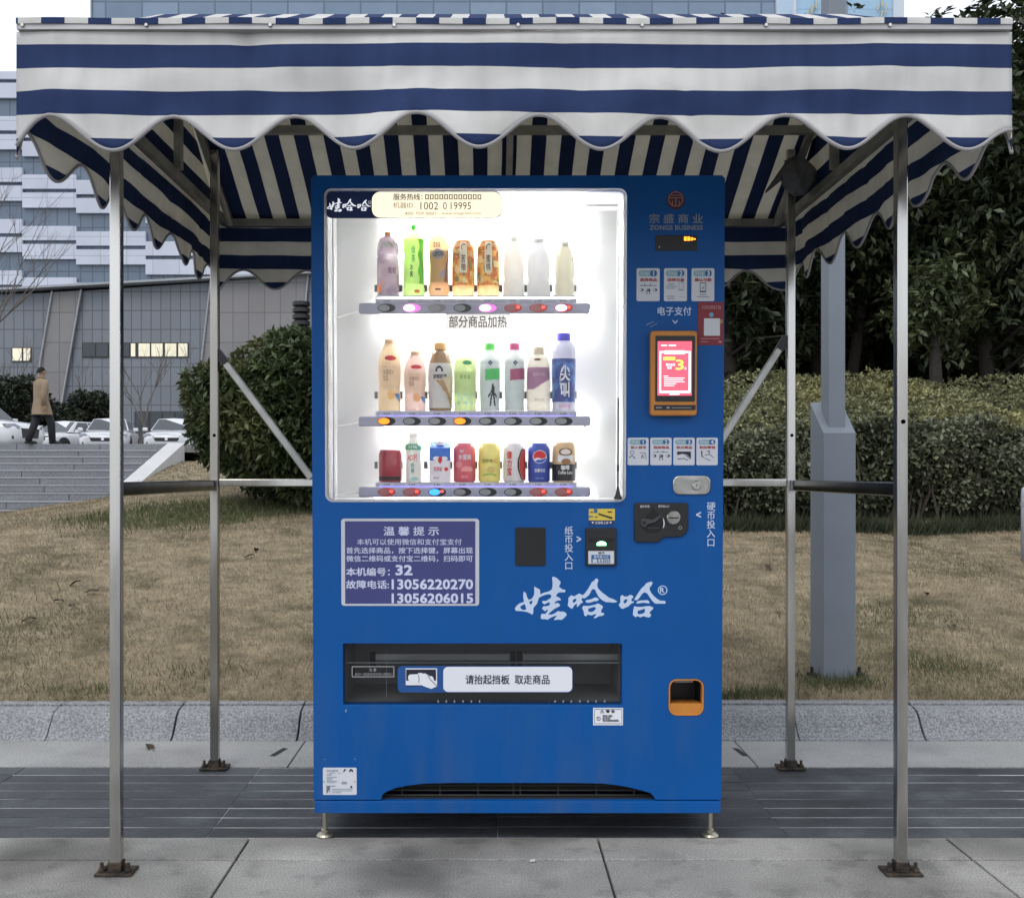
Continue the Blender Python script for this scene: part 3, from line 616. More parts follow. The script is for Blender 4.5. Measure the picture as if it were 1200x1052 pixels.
# red promotion sticker (its code square is left blank)
M_STK = mat('red_sticker', (.20, .012, .024), .5, 0, .06)
rs = sign('sticker', (817.8, 354, 847.5, 404.5), M_STK, 0, -.0014, .0005, 'dark red sticker with a pale square')
M_STP = mat('sticker_print', (.42, .22, .24), .5); txt('扫码领红包', (822.5, 358, 845, 362.5), M_STP, rs, -.002)
shape('blue_dot', [ell(*M(833.5, 369), .0062)], -.002, .0003, mat('pale_blue_print', (.12, .30, .44), .5), rs); sq = rects('code_square', [(824.8, 373.2, 843.5, 393.5)], M_CARD, rs, -.002)
rects('small_print', [(821, 396.5, 843, 397.3), (821, 400, 829, 400.8), (842, 399.6, 845.4, 401.6)], M_STP, rs, -.002)
shape('yellow_dot', [ell(*M(845, 377), .004, .0055)], -.0022, .0003, mat('ochre_print', (.36, .22, .05), .5), rs)
# payment terminal
TY = -.030
tm = shape('payment_terminal', [rrect(*BX(762.5, 387.5, 817, 487, TY), .008)], TY, .015, M_ORANGE, VM, bevel=.004)
shape('bezel', [rrect(*BX(768, 393.5, 814.3, 470.5, TY), .003)], TY - .0015, .001, M_BLACK, tm)
sc = bpy.data.materials.new('lit_screen')
M_SCR = mat('lit_screen', (.5, .05, .08), .2, emit=(1, .10, .16), es=.85, var=.04); M_SCW = mat('screen_white', (.8, .8, .8), .2, emit=(1, .93, .94), es=.85); M_SCY = mat('screen_yellow', (.8, .6, .1), .2, emit=(1, .72, .10), es=.9)
scr = shape('screen', [rrect(*BX(770.5, 400, 810.5, 463.5, TY), .001)], TY - .0024, .0004, M_SCR, tm)
rects('clipboard_outline', [(772.5, 411.5, 809, 460.5), (774.5, 413.8, 806.8, 458)], M_SCW, scr, TY - .003, off=TY)
rects('clip', [(778.5, 410.7, 802, 415.2), (784, 461.3, 796, 462.6)], M_SCW, scr, TY - .0036, .0008, off=TY)
rects('yellow_bar', [(777, 418.3, 791, 422.2)], M_SCY, scr, TY - .003, off=TY)
txt('3', (791.8, 421.5, 801, 433.5), M_SCY, scr, TY - .003, TY); txt('乘车支付\n  低至', (780, 425.8, 791, 432.5), M_SCW, scr, TY - .003, TY); txt('元', (801.6, 430.5, 804.2, 433.2), M_SCW, scr, TY - .003, TY)
rects('small_print', [(777.5, 440.5, 783, 441.3), (778, 442.6, 802, 443.5), (778, 444.8, 800, 445.6), (778, 447, 802, 447.9), (778, 449.3, 792, 450.1), (778, 451.6, 790, 452.4)], M_SCW, scr, TY - .003, off=TY)
rects('small_print', [(774.5, 404.3, 781.5, 405.6), (783.5, 404, 792, 405.8)], M_SCW, scr, TY - .003, off=TY)
sl = shape('card_slot', [rrect(*BX(766.5, 474.5, 815, 480.5, TY), .001)], TY - .0012, .001, M_BLACK, tm)
rects('slot_print', [(768.5, 477, 775.5, 478.2), (781, 476.8, 784.6, 478.6), (787, 477.4, 810, 478.1)], M_BTN, sl, TY - .0017, off=TY)
# lock
lk = shape('lock_plate', [rrect(*BX(788, 557, 832.5, 579.5), .018)], -.006, .004, M_STEEL, VM, bevel=.003)
shape('finger_dish', [rrect(*BX(791.5, 562, 829, 575), .012)], -.0062, .0006, M_STEELD, lk)
c_ = M(815.5, 568.5); MB().lathe([(.0125, 0), (.0125, .004), (.0105, .006), (.0055, .006), (.005, .003), (0, .003)], 24, (c_[0], -.0066, c_[1]), 'Y').build('lock_cylinder', M_STEEL, lk)
shape('key_slot', [rrect(c_[0] - .0008, c_[1] - .003, c_[0] + .0008, c_[1] + .003, 0)], -.0100, .0003, M_BLACKM, lk)
# coin panel
cp = shape('coin_panel', [PXP([(744.5, 589), (804, 589), (806, 590.5), (806, 619), (803, 625), (797, 628.5), (790, 629), (778, 629), (770.5, 635), (746, 635), (743, 632.5), (743, 590.5)])], -.008, .008, M_BLACK, VM, bevel=.002)
shape('recess', [PXP([(765, 595), (776, 608), (776, 617), (770, 625), (758, 625), (749, 614), (754, 607)])], -.0083, .0003, M_BLACKM, cp)
shape('lever', [PXP([(750.5, 609), (753, 607), (757, 607.3), (764, 608.5), (773, 603), (774.5, 605), (767, 611.5), (758, 614), (756, 617), (752.5, 617), (749.8, 614)])], -.013, .0025, mat('grey_lever', (.045, .047, .05), .45), cp, bevel=.001)
shape('lever_pivot', [ell(*M(754, 612), .0055)], -.0138, .0012, M_BLACK, cp)
rects('tray_lines', [(758, 617.7, 772, 618.7), (758, 624.6, 773, 625.2)], mat('dark_grey_line', (.04, .04, .045), .4), cp, -.0088)
shape('arc_mark', [PXP([(776, 606), (777.6, 609), (778.2, 613), (777.6, 617), (776, 618.5), (776.8, 616), (777.1, 613), (776.7, 609)])], -.0088, .0003, M_WHITE, cp)
txt('退币手柄', (749.5, 591.5, 760.5, 594.5), M_CARD, cp, -.0086); txt('硬币投入口', (771, 591.5, 783.5, 594.3), M_CARD, cp, -.0086)
c_ = M(788.5, 606); MB().lathe([(.0185, 0), (.0185, .005), (.017, .0065), (.0, .0068)], 28, (c_[0], -.008, c_[1]), 'Y').build('coin_entry', M_STEEL, cp, smooth=False)
shape('coin_slit', [rrect(c_[0] - .013, c_[1] - .0022, c_[0] + .013, c_[1] + .0010, 0)], -.0152, .0003, M_BLACKM, cp)
shape('keyhole', [ell(*M(796.5, 618), .0045), ell(*M(796.5, 618), .0032)], -.0086, .0003, M_BTN, cp)
# yellow sticker and bill acceptor, blanking plate
ys = sign('yellow_sticker', (690, 596, 720.5, 609.5), M_YEL, 0, -.0012, .0005); rects('sticker_base', [(690, 609.7, 720, 615.4)], M_NAVY, ys, -.0012)
rects('blocks', [(696, 596.2, 700, 600.8), (690.2, 604.3, 694.8, 605.8)], M_BLUEINK, ys, -.002); shape('stripe', [PXP([(701, 601), (718, 606), (717, 608), (701.5, 603)])], -.002, .0003, M_INKD, ys)
txt('▼ 此面朝上放 ▼', (693, 610.7, 717, 613.8), M_CARD, ys, -.002); rects('small_print', [(712, 599, 717, 600.4), (691.5, 599.5, 695, 600.6), (697, 605, 700, 606)], M_INKD, ys, -.002)
ba = shape('bill_acceptor', [rrect(*BX(686, 618, 722, 662.5), .004)], -.010, .008, M_BLACK, VM, bevel=.002)
shape('slot', [rrect(*BX(690, 629.8, 719, 634.5), .001)], -.0106, .0006, M_BLACKM, ba)
shape('green_lamp', [PXP([(699, 638.5), (699, 636), (700.5, 634.6), (703, 633.8), (706, 633.8), (708.5, 634.6), (709.8, 636), (709.8, 638.5)])], -.0125, .002, led('green_lamp', (.25, 1, .4), 4), ba)
bl = shape('bill_label', [rrect(*BX(689, 645, 719, 660), .0006)], -.0108, .0006, M_CARD, ba)
rects('band', [(692.5, 649.5, 714.5, 653.8), (692.5, 653.8, 714.5, 658.8), (694, 654.3, 699.3, 658.5), (700.5, 654.3, 706.6, 658), (707.6, 654.3, 713.6, 658)], M_BLUEINK, bl, -.0114)
txt('纸币投入口', (695.5, 650.3, 712, 653.2), M_WHITE, bl, -.0119); txt('硬币', (700.5, 646, 708, 648.6), M_INKD, bl, -.0114)
txt('5', (702.5, 654.9, 704.5, 657.5), M_INKD, bl, -.0119); txt('10', (708.5, 654.9, 712.4, 657.5), M_INKD, bl, -.0119)
shape('blanking_plate', [rrect(*BX(604, 618, 639, 662.5), .003)], -.004, .003, mat('black_plate', (.011, .011, .012), .7), VM, bevel=.001)
# notice
M_NFR = mat('notice_backing', (.52, .54, .60), .4); M_NOT = mat('notice_face', (.045, .052, .19), .4, 0, .06, 10); M_NTX = mat('notice_print', (.58, .62, .80), .5)
ns = sign('notice_sign', (400, 607.5, 561.5, 709.5), M_NFR, .008); rects('notice_face', [(404.5, 610.5, 557, 707)], M_NOT, ns)
N = lambda b, x, **k: txt(b, x, M_NTX, ns, -.0024, **k)
N('温 馨 提 示', (449.5, 616.8, 514.5, 627.3), bold=.014); N('本机可以使用微信和支付宝支付', (418.5, 631, 541, 638.3), bold=.004)
N('首先选择商品，按下选择键，屏幕出现', (406, 641, 554, 648.5), bold=.010); N('微信二维码或支付宝二维码，扫码即可', (406, 650.5, 554, 658), bold=.010)
N('本机编号：', (405.8, 664.8, 457, 674.5), bold=.018); N('32', (463.5, 661.5, 483.5, 673.8), bold=.028)
N('故障电话:', (405.8, 679.5, 456, 689.5), bold=.018); N('13056220270', (459, 678.3, 554.5, 690.3), bold=.025); N('13056206015', (459, 694.8, 554.5, 706.5), bold=.025)
# delivery bay
bay = MB(); a, b, c, d = DEL[0] - .004, DEL[1] - .004, DEL[2] + .004, DEL[3] + .004; M_BAY = mat('bay_grey', (.30, .31, .31), .6, .2, .12)
bay.box(a, .044, b, a + .004, .26, d).box(c - .004, .044, b, c, .26, d).box(a + .004, .044, b, c - .004, .26, b + .004).box(a + .004, .044, d - .004, c - .004, .26, d).box(a, .26, b, c, .264, d)
by = bay.build('delivery_bay', M_BAY, VM)
M_BARM = mat('bay_bar', (.62, .64, .64), .35, .6, .1)
for x0, x1 in ((440, 597), (613, 728)):
    p = BX(x0, 766, x1, 773.5, .10); MB().box(p[0], .10, p[1], p[2], .108, p[3]).build('rail_bar', M_BARM, by, bevel=.001)
for x in (437, 601.5, 609): p = BX(x - 3, 764, x + 3, 782, .105); MB().box(p[0], .105, p[1], p[2], .115, p[3]).build('divider', M_BLACKM, by)
p = BX(404, 775.5, 728, 777, .08); MB().box(p[0], .08, p[1], p[2], .084, p[3]).build('ledge_line', M_BARM, by)
fl = shape('delivery_flap', [rrect(DEL[0] + .002, DEL[1] + .002, DEL[2] - .002, DEL[3] - .002, .003)], .012, .003, M_SMOKE, VM)
fb = shape('flap_label', [rrect(*BX(466, 780, 671, 811, .012), .013)], .0112, .0008, mat('blue_label', (.01, .075, .27), .4), fl)
shape('label_plate', [rrect(*BX(519.5, 781, 670.5, 810.3, .011), .013)], .0104, .0004, M_WHITE, fb)
txt('请抬起挡板  取走商品', (545.5, 790.3, 644, 801.5), M_INKD, fb, .0098, .010, bold=.014)
shape('picture', [rrect(*BX(475.5, 782.8, 512.2, 802.5, .011), 0)], .0104, .0004, M_WHITE, fb); shape('picture_ground', [rrect(*BX(476, 784, 511, 797, .011), 0)], .0098, .0003, M_INKD, fb)
shape('picture_ground', [rrect(*BX(476, 802.6, 491, 803.4, .011), 0)], .0098, .0003, M_INKD, fb)
shape('hand_drawing', [PXP(q, .010) for q in ([(478.3, 792), (480, 790), (489, 789.6), (490.5, 788.2), (494, 788), (495.5, 789), (498, 788.6), (501.5, 790.5), (503.5, 792), (506, 791.8), (508, 794), (508.6, 798), (512.5, 803.5), (505.5, 806.8), (497, 803.8), (488.5, 800), (480, 797.5), (478.3, 795.5)],)], .0092, .0003, M_WHITE, fb)
shape('hand_outline', [PXP(q, .010) for q in ([(490, 790), (490.6, 790), (491.6, 794.5), (491, 799.3), (490.3, 799.2), (490.9, 794.5)], [(501.6, 791), (505, 796), (512, 803), (511.6, 803.5), (504.4, 796.4), (501, 791.3)])], .0087, .0002, M_INKD, fb)
M_FAINT = mat('faint_print', (.30, .31, .31), .5)
wn_ = rects('warning_outline', [(412.2, 780.3, 462, 793.2), (413.2, 781.3, 461, 792.2)], M_FAINT, fl, .0108, .001, off=.011)
txt('注 意', (432.5, 782.6, 441, 786.3), M_FAINT, fl, .0108, .011); txt('每次一瓶请勿将手伸入取物口', (416, 788, 459.5, 791.3), M_FAINT, fl, .0108, .011, bold=0)
shape('tick_marks', [rrect(*BX(x - .7, 820.2, x + .7, 822.7, .011), 0) for x in (513.5, 523, 532.6, 542.6, 552.4, 562, 650.5, 660, 669.5, 679.5, 689, 698.5, 708.5)], .0108, .0003, M_FAINT, fl)
MB().box(BX(452, 805, 454, 826)[0], .02, b + .02, BX(452, 805, 454, 826)[0] + .001, .022, d - .02).build('hanging_wire', M_BARM, by)
# warning sticker, spec plate, coin return
ws = sign('warning_sticker', (695, 829, 730, 849.3), M_WHITE, 0); rects('outline', [(696.4, 830.4, 728.8, 847.6), (696.8, 830.9, 728.4, 847.2)], M_INKD, ws)
txt('⚠ 警 告', (703, 831.2, 720.5, 835), M_INKD, ws, bold=.03); shape('no_symbol', [ell(*M(701.4, 841.5), .0055), ell(*M(701.4, 841.5), .0042), PXP([(699.6, 839.6), (700, 839.2), (703.3, 843), (702.9, 843.5)])], -.0018, .0003, M_INKD, ws)
txt('请勿用力摇晃、\n敲打售货机\n否则可能造成机器倾倒。', (706, 837, 725.5, 845.2), M_INKD, ws, bold=.02)
sp = sign('spec_plate', (378.5, 899, 418, 930.8), M_CARD, .003); shape('marks', [PXP([(402, 904), (403.6, 900.6), (405.6, 900.4), (405, 902), (403.2, 904)]), PXP([(409, 904), (409.6, 901.4), (411.5, 900.2), (413.4, 901.4), (414, 904), (412.6, 904), (411.5, 902), (410.4, 904)]), ell(*M(411.8, 921.5), .003)], -.0018, .0003, M_INKD, sp)
txt('饮料自动售货机', (383, 901.3, 396.5, 903.5), M_GREYP, sp); txt('产品型号：FVM', (383, 904.3, 400, 906.3), M_GREYP, sp, bold=0)
rects('small_print', [(383, 907, 389, 908), (383, 909.5, 394.5, 910.3), (383, 911.2, 390, 912), (383, 912.8, 389.5, 913.6), (383, 914.4, 395, 915.2), (383, 916, 393, 916.7), (400.5, 915.3, 406.5, 918.2), (383, 920, 387, 920.6), (383, 922.5, 387, 923.2), (382.6, 919, 383.4, 929), (386.2, 919, 387, 929), (388, 919.8, 393, 921), (389, 923.6, 413, 924.4), (389, 925.6, 412, 926.4), (389, 927.6, 400, 928.4)], M_GREYP, sp)
for x in (380, 416): shape('rivet', [ell(*M(x, 915.2), .0018)], -.0024, .001, M_STEELD, sp)
shape('coin_return', [rrect(*COI, .022), rrect(COI[0] + .004, COI[1] + .004, COI[2] - .004, COI[3] - .003, .019)], -.003, .012, M_ORANGE, VM, bevel=.001)
cb = MB(); a, b, c, d = COI; cb.box(a, .044, b, a + .002, .11, d).box(c - .002, .044, b, c, .11, d).box(a, .044, d - .002, c, .11, d).box(a, .11, b, c, .112, d)
cb.build('coin_chute', M_BLACK, VM)
t0 = M(804, 824)[1]
MB().add([(a + .004, .001, b + .004), (c - .004, .001, b + .004), (c - .004, .001, t0), (a + .004, .001, t0), (a + .004, .10, b + .012), (c - .004, .10, b + .012), (c - .004, .10, t0 - .012), (a + .004, .10, t0 - .012)],
         [(0, 1, 2, 3), (3, 2, 6, 7), (4, 7, 6, 5)]).build('coin_cup', M_ORANGE, VM)
MB().box(a + .022, .035, d - .017, c - .022, .05, d - .008).build('chute_clip', M_BTN, VM)
# small scratches and chips
shape('paint_chip', [PXP([(404.5, 832), (405.8, 830.6), (406.6, 831), (405.6, 834), (404.6, 834.6)]), ell(*M(380.5, 889.3), .0016, n=8), ell(*M(416, 889), .0016, n=8), PXP([(757, 380.5), (766, 376.5), (766.4, 377), (757.6, 381.3)]), PXP([(762, 383), (770, 378.8), (770.2, 379.3), (762.4, 383.7)])], -.0004, .0002, M_GREYP, VM)

# antenna standing on the sill of the window frame
ax, az = M(724.5, 585, -.02)
an = thing('antenna', 'thin black whip antenna with a cone base at the display sill', 'antenna', VM_M @ Vector((ax, -.012, az)), (LEAN, 0, 0))
MB().lathe([(0, 0), (.0115, 0), (.0115, .003), (.007, .012), (.0035, .028), (.0028, .034), (0, .034)], 18).build('base', M_BLACK, an, smooth=False)
hgt = M(724.5, 466, -.02)[1] - az
MB().tube([(0, 0, .032), (0, 0, hgt - .01)], .0021, 6).build('mast', M_BLACK, an)
MB().lathe([(0, .075), (.003, .075), (.003, .092), (0, .092)], 10).build('coil', M_BLACK, an)
MB().lathe([(0, hgt - .012), (.0018, hgt - .012), (.0018, hgt), (0, hgt)], 8).build('tip', M_BLACK, an)
# ---------------------------------------------------------------- drinks on the three shelves (each stands on its shelf: a thing of its own)
DO = .150
PET = [(.0, .0), (.86, .0), (.97, .02), (1, .05), (1, .13), (.93, .155), (1, .18), (1, .62), (.97, .66), (.90, .74), (.74, .84), (.50, .91), (.40, .93), (.40, .945)]
WAIST = [(.0, .0), (.88, .0), (.98, .02), (1, .05), (1, .24), (.9, .30), (.9, .34), (.98, .42), (1, .60), (.97, .70), (.82, .80), (.55, .90), (.42, .93), (.42, .945)]
TEA = [(.0, .0), (.94, .0), (1, .015), (1, .06), (1.04, .14), (.93, .19), (.93, .74), (.97, .80), (.86, .84), (.5, .88), (.36, .91), (.34, .93)]
GRAPE = [(.0, .0), (.88, .0), (.98, .02), (1, .07), (.95, .09), (1, .11), (1, .60), (.95, .62), (.95, .645), (1, .67), (1, .72), (.93, .82), (.70, .90), (.36, .93), (.30, .945)]
ORNG = [(.0, .0), (.86, .0), (.92, .03), (.92, .07), (1.06, .13), (1.04, .2), (.88, .27), (.86, .55), (.98, .66), (1, .72), (.94, .76), (1, .82), (.96, .92), (.76, .985), (.5, 1.0)]
CAN = [(.0, .012), (.70, .0), (.78, .0), (.98, .05), (1, .07), (1, .85), (.80, .965), (.78, .985), (.80, 1.0), (.76, 1.0), (.72, .985), (0, .985)]
CANS = [(.0, .012), (.74, .0), (.98, .04), (1, .06), (1, .88), (.88, .97), (.86, 1.0), (.8, 1.0), (.78, .99), (0, .99)]
MILK = [(.0, .0), (.90, .0), (1, .04), (1, .10), (.94, .14), (1, .2), (1, .60), (.92, .72), (.74, .82), (.70, .86), (.46, .88), (.42, .92)]
SLIM = [(.0, .0), (.90, .0), (1, .03), (.96, .10), (1, .3), (.92, .5), (.96, .62), (1, .66), (1, .74), (.8, .8), (.6, .86), (.5, .9), (.5, .93)]

def radius_at(prof, h):
    for (r0, h0), (r1, h1) in zip(prof, prof[1:]):
        if h0 <= h <= h1 and h1 > h0: return r0 + (r1 - r0) * (h - h0) / (h1 - h0)
    return prof[-1][0]

def pm(name, col, tl=.35, **k):
    k.setdefault('coat', .5)
    if tl >= .22: k.setdefault('transp', .16)
    if tl >= .22: tl = min(.7, tl * 1.5); col = tuple(c * .72 + .25 for c in col)
    k.setdefault('rough', .3); k.setdefault('var', .06); k.setdefault('vs', 40)
    return mat(name, col, transl=tl, **k)

class Drink:
    def __init__(s, name, cat, label, px, yt, yb, wpx, prof, m, group, part='body'):
        u0, v0 = M(px, yb, DO); _, v1 = M(px, yt, DO); s.r = abs(M(px + wpx / 2, yb, DO)[0] - u0); s.h = v1 - v0; s.prof = prof
        s.o = thing(name, label, cat, VM_M @ Vector((u0, DO, v0)), (LEAN, 0, 0), group); s.u0, s.v0, s.px = u0, v0, px
        s.b = MB().lathe([(r * s.r, h * s.h) for r, h in prof], 28).build(part, m, s.o, smooth=True)
    def cap(s, h0, h1, rf, m, ridged=True):
        r = s.r * rf
        s.c = MB().lathe([(0, h0 * s.h), (r, h0 * s.h), (r, (h1 - .012) * s.h), (r * .9, h1 * s.h), (0, h1 * s.h)], 20).build('cap', m, s.o); return s
    def band(s, h0, h1, m, lift=.0006, name='label', n=6):
        pr = [((radius_at(s.prof, h0 + (h1 - h0) * i / n)) * s.r + lift, (h0 + (h1 - h0) * i / n) * s.h) for i in range(n + 1)]
        v = MB(); v.lathe(pr, 28); v.f = [f for f in v.f if len(f) == 4]
        s.l = v.build(name, m, s.o, smooth=True); return s
    def decal(s, fn, x0, h0, x1, h1, m, lift=.0013, n=26, parent=None, name='print'):
        """a patch of the wrapper: cells of the box (x in radii across the front, h in heights) where fn(a,b) in 0..1 is true"""
        mb = MB(); g = {}
        def vid(i, j):
            if (i, j) not in g:
                a = x0 + (x1 - x0) * i / n; hh = h0 + (h1 - h0) * j / n; ang = math.asin(max(-.999, min(.999, a))); rr = radius_at(s.prof, hh) * s.r + lift
                g[(i, j)] = len(mb.v); mb.v.append((rr * math.sin(ang), -rr * math.cos(ang), hh * s.h))
            return g[(i, j)]
        for i in range(n):
            for j in range(n):
                if fn((i + .5) / n, (j + .5) / n): mb.f.append((vid(i, j), vid(i + 1, j), vid(i + 1, j + 1), vid(i, j + 1)))
        if mb.f: mb.build(name, m, parent or s.b, smooth=True)
        return s
    def text(s, t, x0, h0, x1, h1, m, lift=.0019, **k):
        rr = radius_at(s.prof, (h0 + h1) / 2) * s.r + lift
        lettering(t, (x0 * s.r, h0 * s.h, x1 * s.r, h1 * s.h), 0, m, s.b, wrap=(0, 0, rr), **k); return s
OV = lambda a, b: (a - .5) ** 2 + (b - .5) ** 2 < .25
ALL = lambda a, b: True
G1, G2, G3 = 'bottles on the top shelf', 'bottles on the middle shelf', 'cans and cartons on the bottom shelf'
C = lambda r, g, b: srgb(r, g, b)
I_BR = mat('brown_ink_wrap', C(110, 80, 50), .6); I_BK = mat('black_ink_wrap', C(35, 35, 38), .6); I_RD = mat('red_ink_wrap', C(200, 40, 45), .6); I_WH = mat('white_ink_wrap', C(235, 235, 235), .6); I_GN = mat('green_ink_wrap', C(60, 150, 95), .6)
W1 = mat('white_pet', (.74, .735, .71), .3, transl=.5, var=.03, vs=40)

# top shelf
d = Drink('drink_bottle', 'bottle', 'purple grape drink bottle with an orange cap, leftmost on the top shelf', 455, 272, 351.5, 26, GRAPE, pm('grape_drink', C(150, 108, 132), .25, col2=C(135, 115, 140)), G1)
d.cap(.92, 1.0, .30, pm('orange_cap', C(240, 170, 80), .2))
d.decal(lambda a, b: (a - .2) ** 2 + (b - .1) ** 2 < .05 or (abs(a - .2) < .05 and b < .5) or (abs(a - b * .5 - .2) < .06 and b < .6), -.95, .1, .1, .34, mat('orange_splash', C(236, 130, 70), .5))
d.decal(lambda a, b: math.sin(a * 13 + b * 9) > .3, -.5, .74, .6, .84, mat('green_leaf_print', C(120, 170, 130), .5)); d.text('葡萄', .05, .36, .85, .46, mat('dim_print', C(125, 90, 115), .6))
d = Drink('drink_bottle', 'bottle', 'lime green tea bottle with a small bright green cap on the top shelf', 485, 264, 351.5, 25, TEA, pm('lime_tea', C(196, 228, 110), .4), G1)
d.cap(.93, 1.0, .26, pm('green_cap', C(110, 235, 95), .2))
d.band(.2, .8, pm('lime_label', C(212, 236, 150), .4)); d.decal(lambda a, b: a > .28 + .12 * math.sin(b * 17), .35, .2, .99, .8, mat('leaf_green_print', C(110, 200, 50), .5, transl=.3))
d.text('绿\n茶', -.15, .48, .22, .70, I_GN); d.text('冰\n爽', -.3, .28, .0, .46, I_BK); d.decal(OV, .1, .07, .6, .12, mat('orange_mark', C(225, 130, 40), .5))
d = Drink('drink_bottle', 'bottle', 'waisted orange tea bottle with a grey emblem on the top shelf', 514.5, 277, 351.5, 24, ORNG, pm('orange_tea', C(226, 165, 62), .3), G1)
d.band(.26, .76, pm('tan_label', C(205, 170, 105), .2)); d.decal(OV, -.62, .62, .55, .78, mat('grey_emblem', C(165, 160, 160), .5)); d.text('LEMON', -.5, .66, .45, .74, I_BK)
d.decal(lambda a, b: abs(a - .5) < .35 and abs(b - .5 - (a - .5) * .5) < .3, .1, .30, .8, .48, mat('grey_cube', C(165, 165, 172), .5)); d.decal(lambda a, b: a > b * .5 + .45, .2, .26, .98, .72, mat('brown_print', C(150, 105, 80), .5))
d.text('tea', -.5, .80, .2, .89, I_BR); d.decal(ALL, -.3, .13, .2, .155, I_BK)
for px, t, lab in ((543, '苦\n柚', 'fruit patterned yellow bottle reading 苦柚, fourth from the left on the top shelf'), (572, '蜜\n桃', 'fruit patterned yellow bottle reading 蜜桃, beside three white bottles on the top shelf')):
    d = Drink('drink_bottle', 'bottle', lab, px, 281, 351.5, 26, [(.0, .0), (.88, .0), (.96, .03), (.98, .2), (1, .3), (1, .78), (.93, .88), (.74, .97), (.5, 1.0)], pm('pale_yellow_drink', C(250, 235, 165), .4), G1)
    d.band(.22, .96, pm('fruit_label', C(240, 195, 85), .2, col2=C(215, 125, 45), vs=110, c2=(.44, .52)))
    d.decal(lambda a, b: math.sin(a * 9 + px) * math.sin(b * 11 + 2 * a) > .45, -.97, .26, .97, .82, mat('petal_print', C(248, 222, 150), .5)); d.decal(lambda a, b: math.sin(a * 11 + px * 2) * math.sin(b * 8 + 5 * a) > .62, -.97, .28, .97, .86, mat('leaf_print', C(150, 130, 60), .5))
    d.decal(lambda a, b: b > .06 or abs(a - .5) < .42, -.30, .42, .34, .94, mat('cartouche', C(250, 240, 205), .5), .0018); d.text('C', -.18, .77, .2, .90, I_BR, .0024, bold=0); d.text(t, -.18, .46, .22, .72, I_BR, .0024)
for px, w, yt, m, lab in ((602, 25, 278, W1, 'plain white bottle lost in the glare, beside the 蜜桃 bottle on the top shelf'), (631, 27, 280, mat('white_pet_b', (.70, .70, .705), .3, transl=.48, var=.03, vs=40), 'broad white bottle with a grey rimmed cap, second from the right on the top shelf'), (661.5, 23, 284, mat('cream_pet', (.72, .70, .60), .3, transl=.45, var=.03, vs=40), 'cream white bottle, rightmost on the top shelf')):
    d = Drink('drink_bottle', 'bottle', lab, px, yt, 351.5, w, WAIST, m, G1); d.cap(.93, 1.0, .46, W1); d.decal(lambda a, b: abs(b - .5) < .3, -.4, .925, .45, .945, mat('cap_rim_line', C(150, 150, 150), .5))

# middle shelf
for px, yt, w, m, o, lab in ((456.5, 398, 26, pm('peach_drink', C(240, 215, 165), .4), C(238, 190, 120), 'cream orange peach drink bottle, leftmost on the middle shelf'), (486.5, 412, 25, pm('pink_peach_drink', C(238, 205, 195), .4), C(240, 180, 120), 'pale pink peach drink bottle, second from the left on the middle shelf')):
    d = Drink('drink_bottle', 'bottle', lab, px, yt, 482.5, w, WAIST, m, G2); d.cap(.93, 1.0, .40, pm('pale_cap', C(228, 190, 145), .2))
    d.band(.30, .66, pm('pale_label', C(238, 220, 190), .3)); d.decal(OV, -.35, .70, .7, .77, I_RD); d.text('水蜜桃汁\n饮品', -.5, .42, .5, .58, I_BR, bold=.0); d.text('Creamy\nPeach Drink', -.6, .60, .62, .69, mat('pale_print', C(205, 180, 150), .6), bold=0)
    d.decal(OV, -.1, .16, .55, .30, mat('peach_print', o, .5)); d.decal(lambda a, b: a + b > .8, .55, .14, .92, .25, mat('blue_mark', C(90, 140, 190), .5))
d = Drink('drink_bottle', 'bottle', 'brown milk tea bottle with a white swoosh label and golden cap on the middle shelf', 516, 402, 482.5, 27, MILK, pm('milk_tea', C(165, 130, 85), .2), G2)
d.cap(.90, 1.0, .52, pm('gold_cap', C(225, 175, 100), .2)); d.band(.05, .70, pm('white_sleeve', C(228, 225, 220), .2), .0012)
d.decal(lambda a, b: a > .95 - b * .9 + .1 * math.sin(b * 5) and b < .75, -.75, .06, .98, .60, mat('swoosh', C(176, 138, 92), .5), .0022); d.decal(lambda a, b: a > 1.12 - b * .8, -.2, .10, .98, .5, mat('cream_swirl', C(222, 205, 175), .5), .0028)
d.decal(lambda a, b: .06 < (a - .5) ** 2 + (b - .3) ** 2 * .7 < .2 and b > .2, -.38, .55, .3, .68, I_BK, .0024); d.text('浓郁奶茶', -.6, .47, .65, .54, I_BK, .0026, bold=.02)
d = Drink('drink_bottle', 'bottle', 'pale green fruit drink bottle over the right orange lit button on the middle shelf', 545, 418, 482.5, 26, [(.0, .0), (.9, .0), (1, .03), (.94, .12), (1, .2), (.95, .32), (.95, .62), (1, .68), (1, .8), (.85, .93), (.5, 1)], pm('pale_green_drink', C(195, 215, 130), .4), G2)
d.decal(OV, -.2, .84, .65, .92, I_GN); d.band(.3, .72, pm('green_label', C(190, 212, 135), .3)); d.text('青 苹 果', -.45, .58, .5, .66, mat('green_dim_ink', C(120, 150, 80), .6)); d.decal(lambda a, b: math.sin(a * 15) * math.sin(b * 9) > .2, -.7, .12, .7, .32, mat('blue_green_print', C(160, 205, 185), .5))
CLR = mat('clear_pet', C(222, 228, 226), .15, transl=.3, transp=.35)
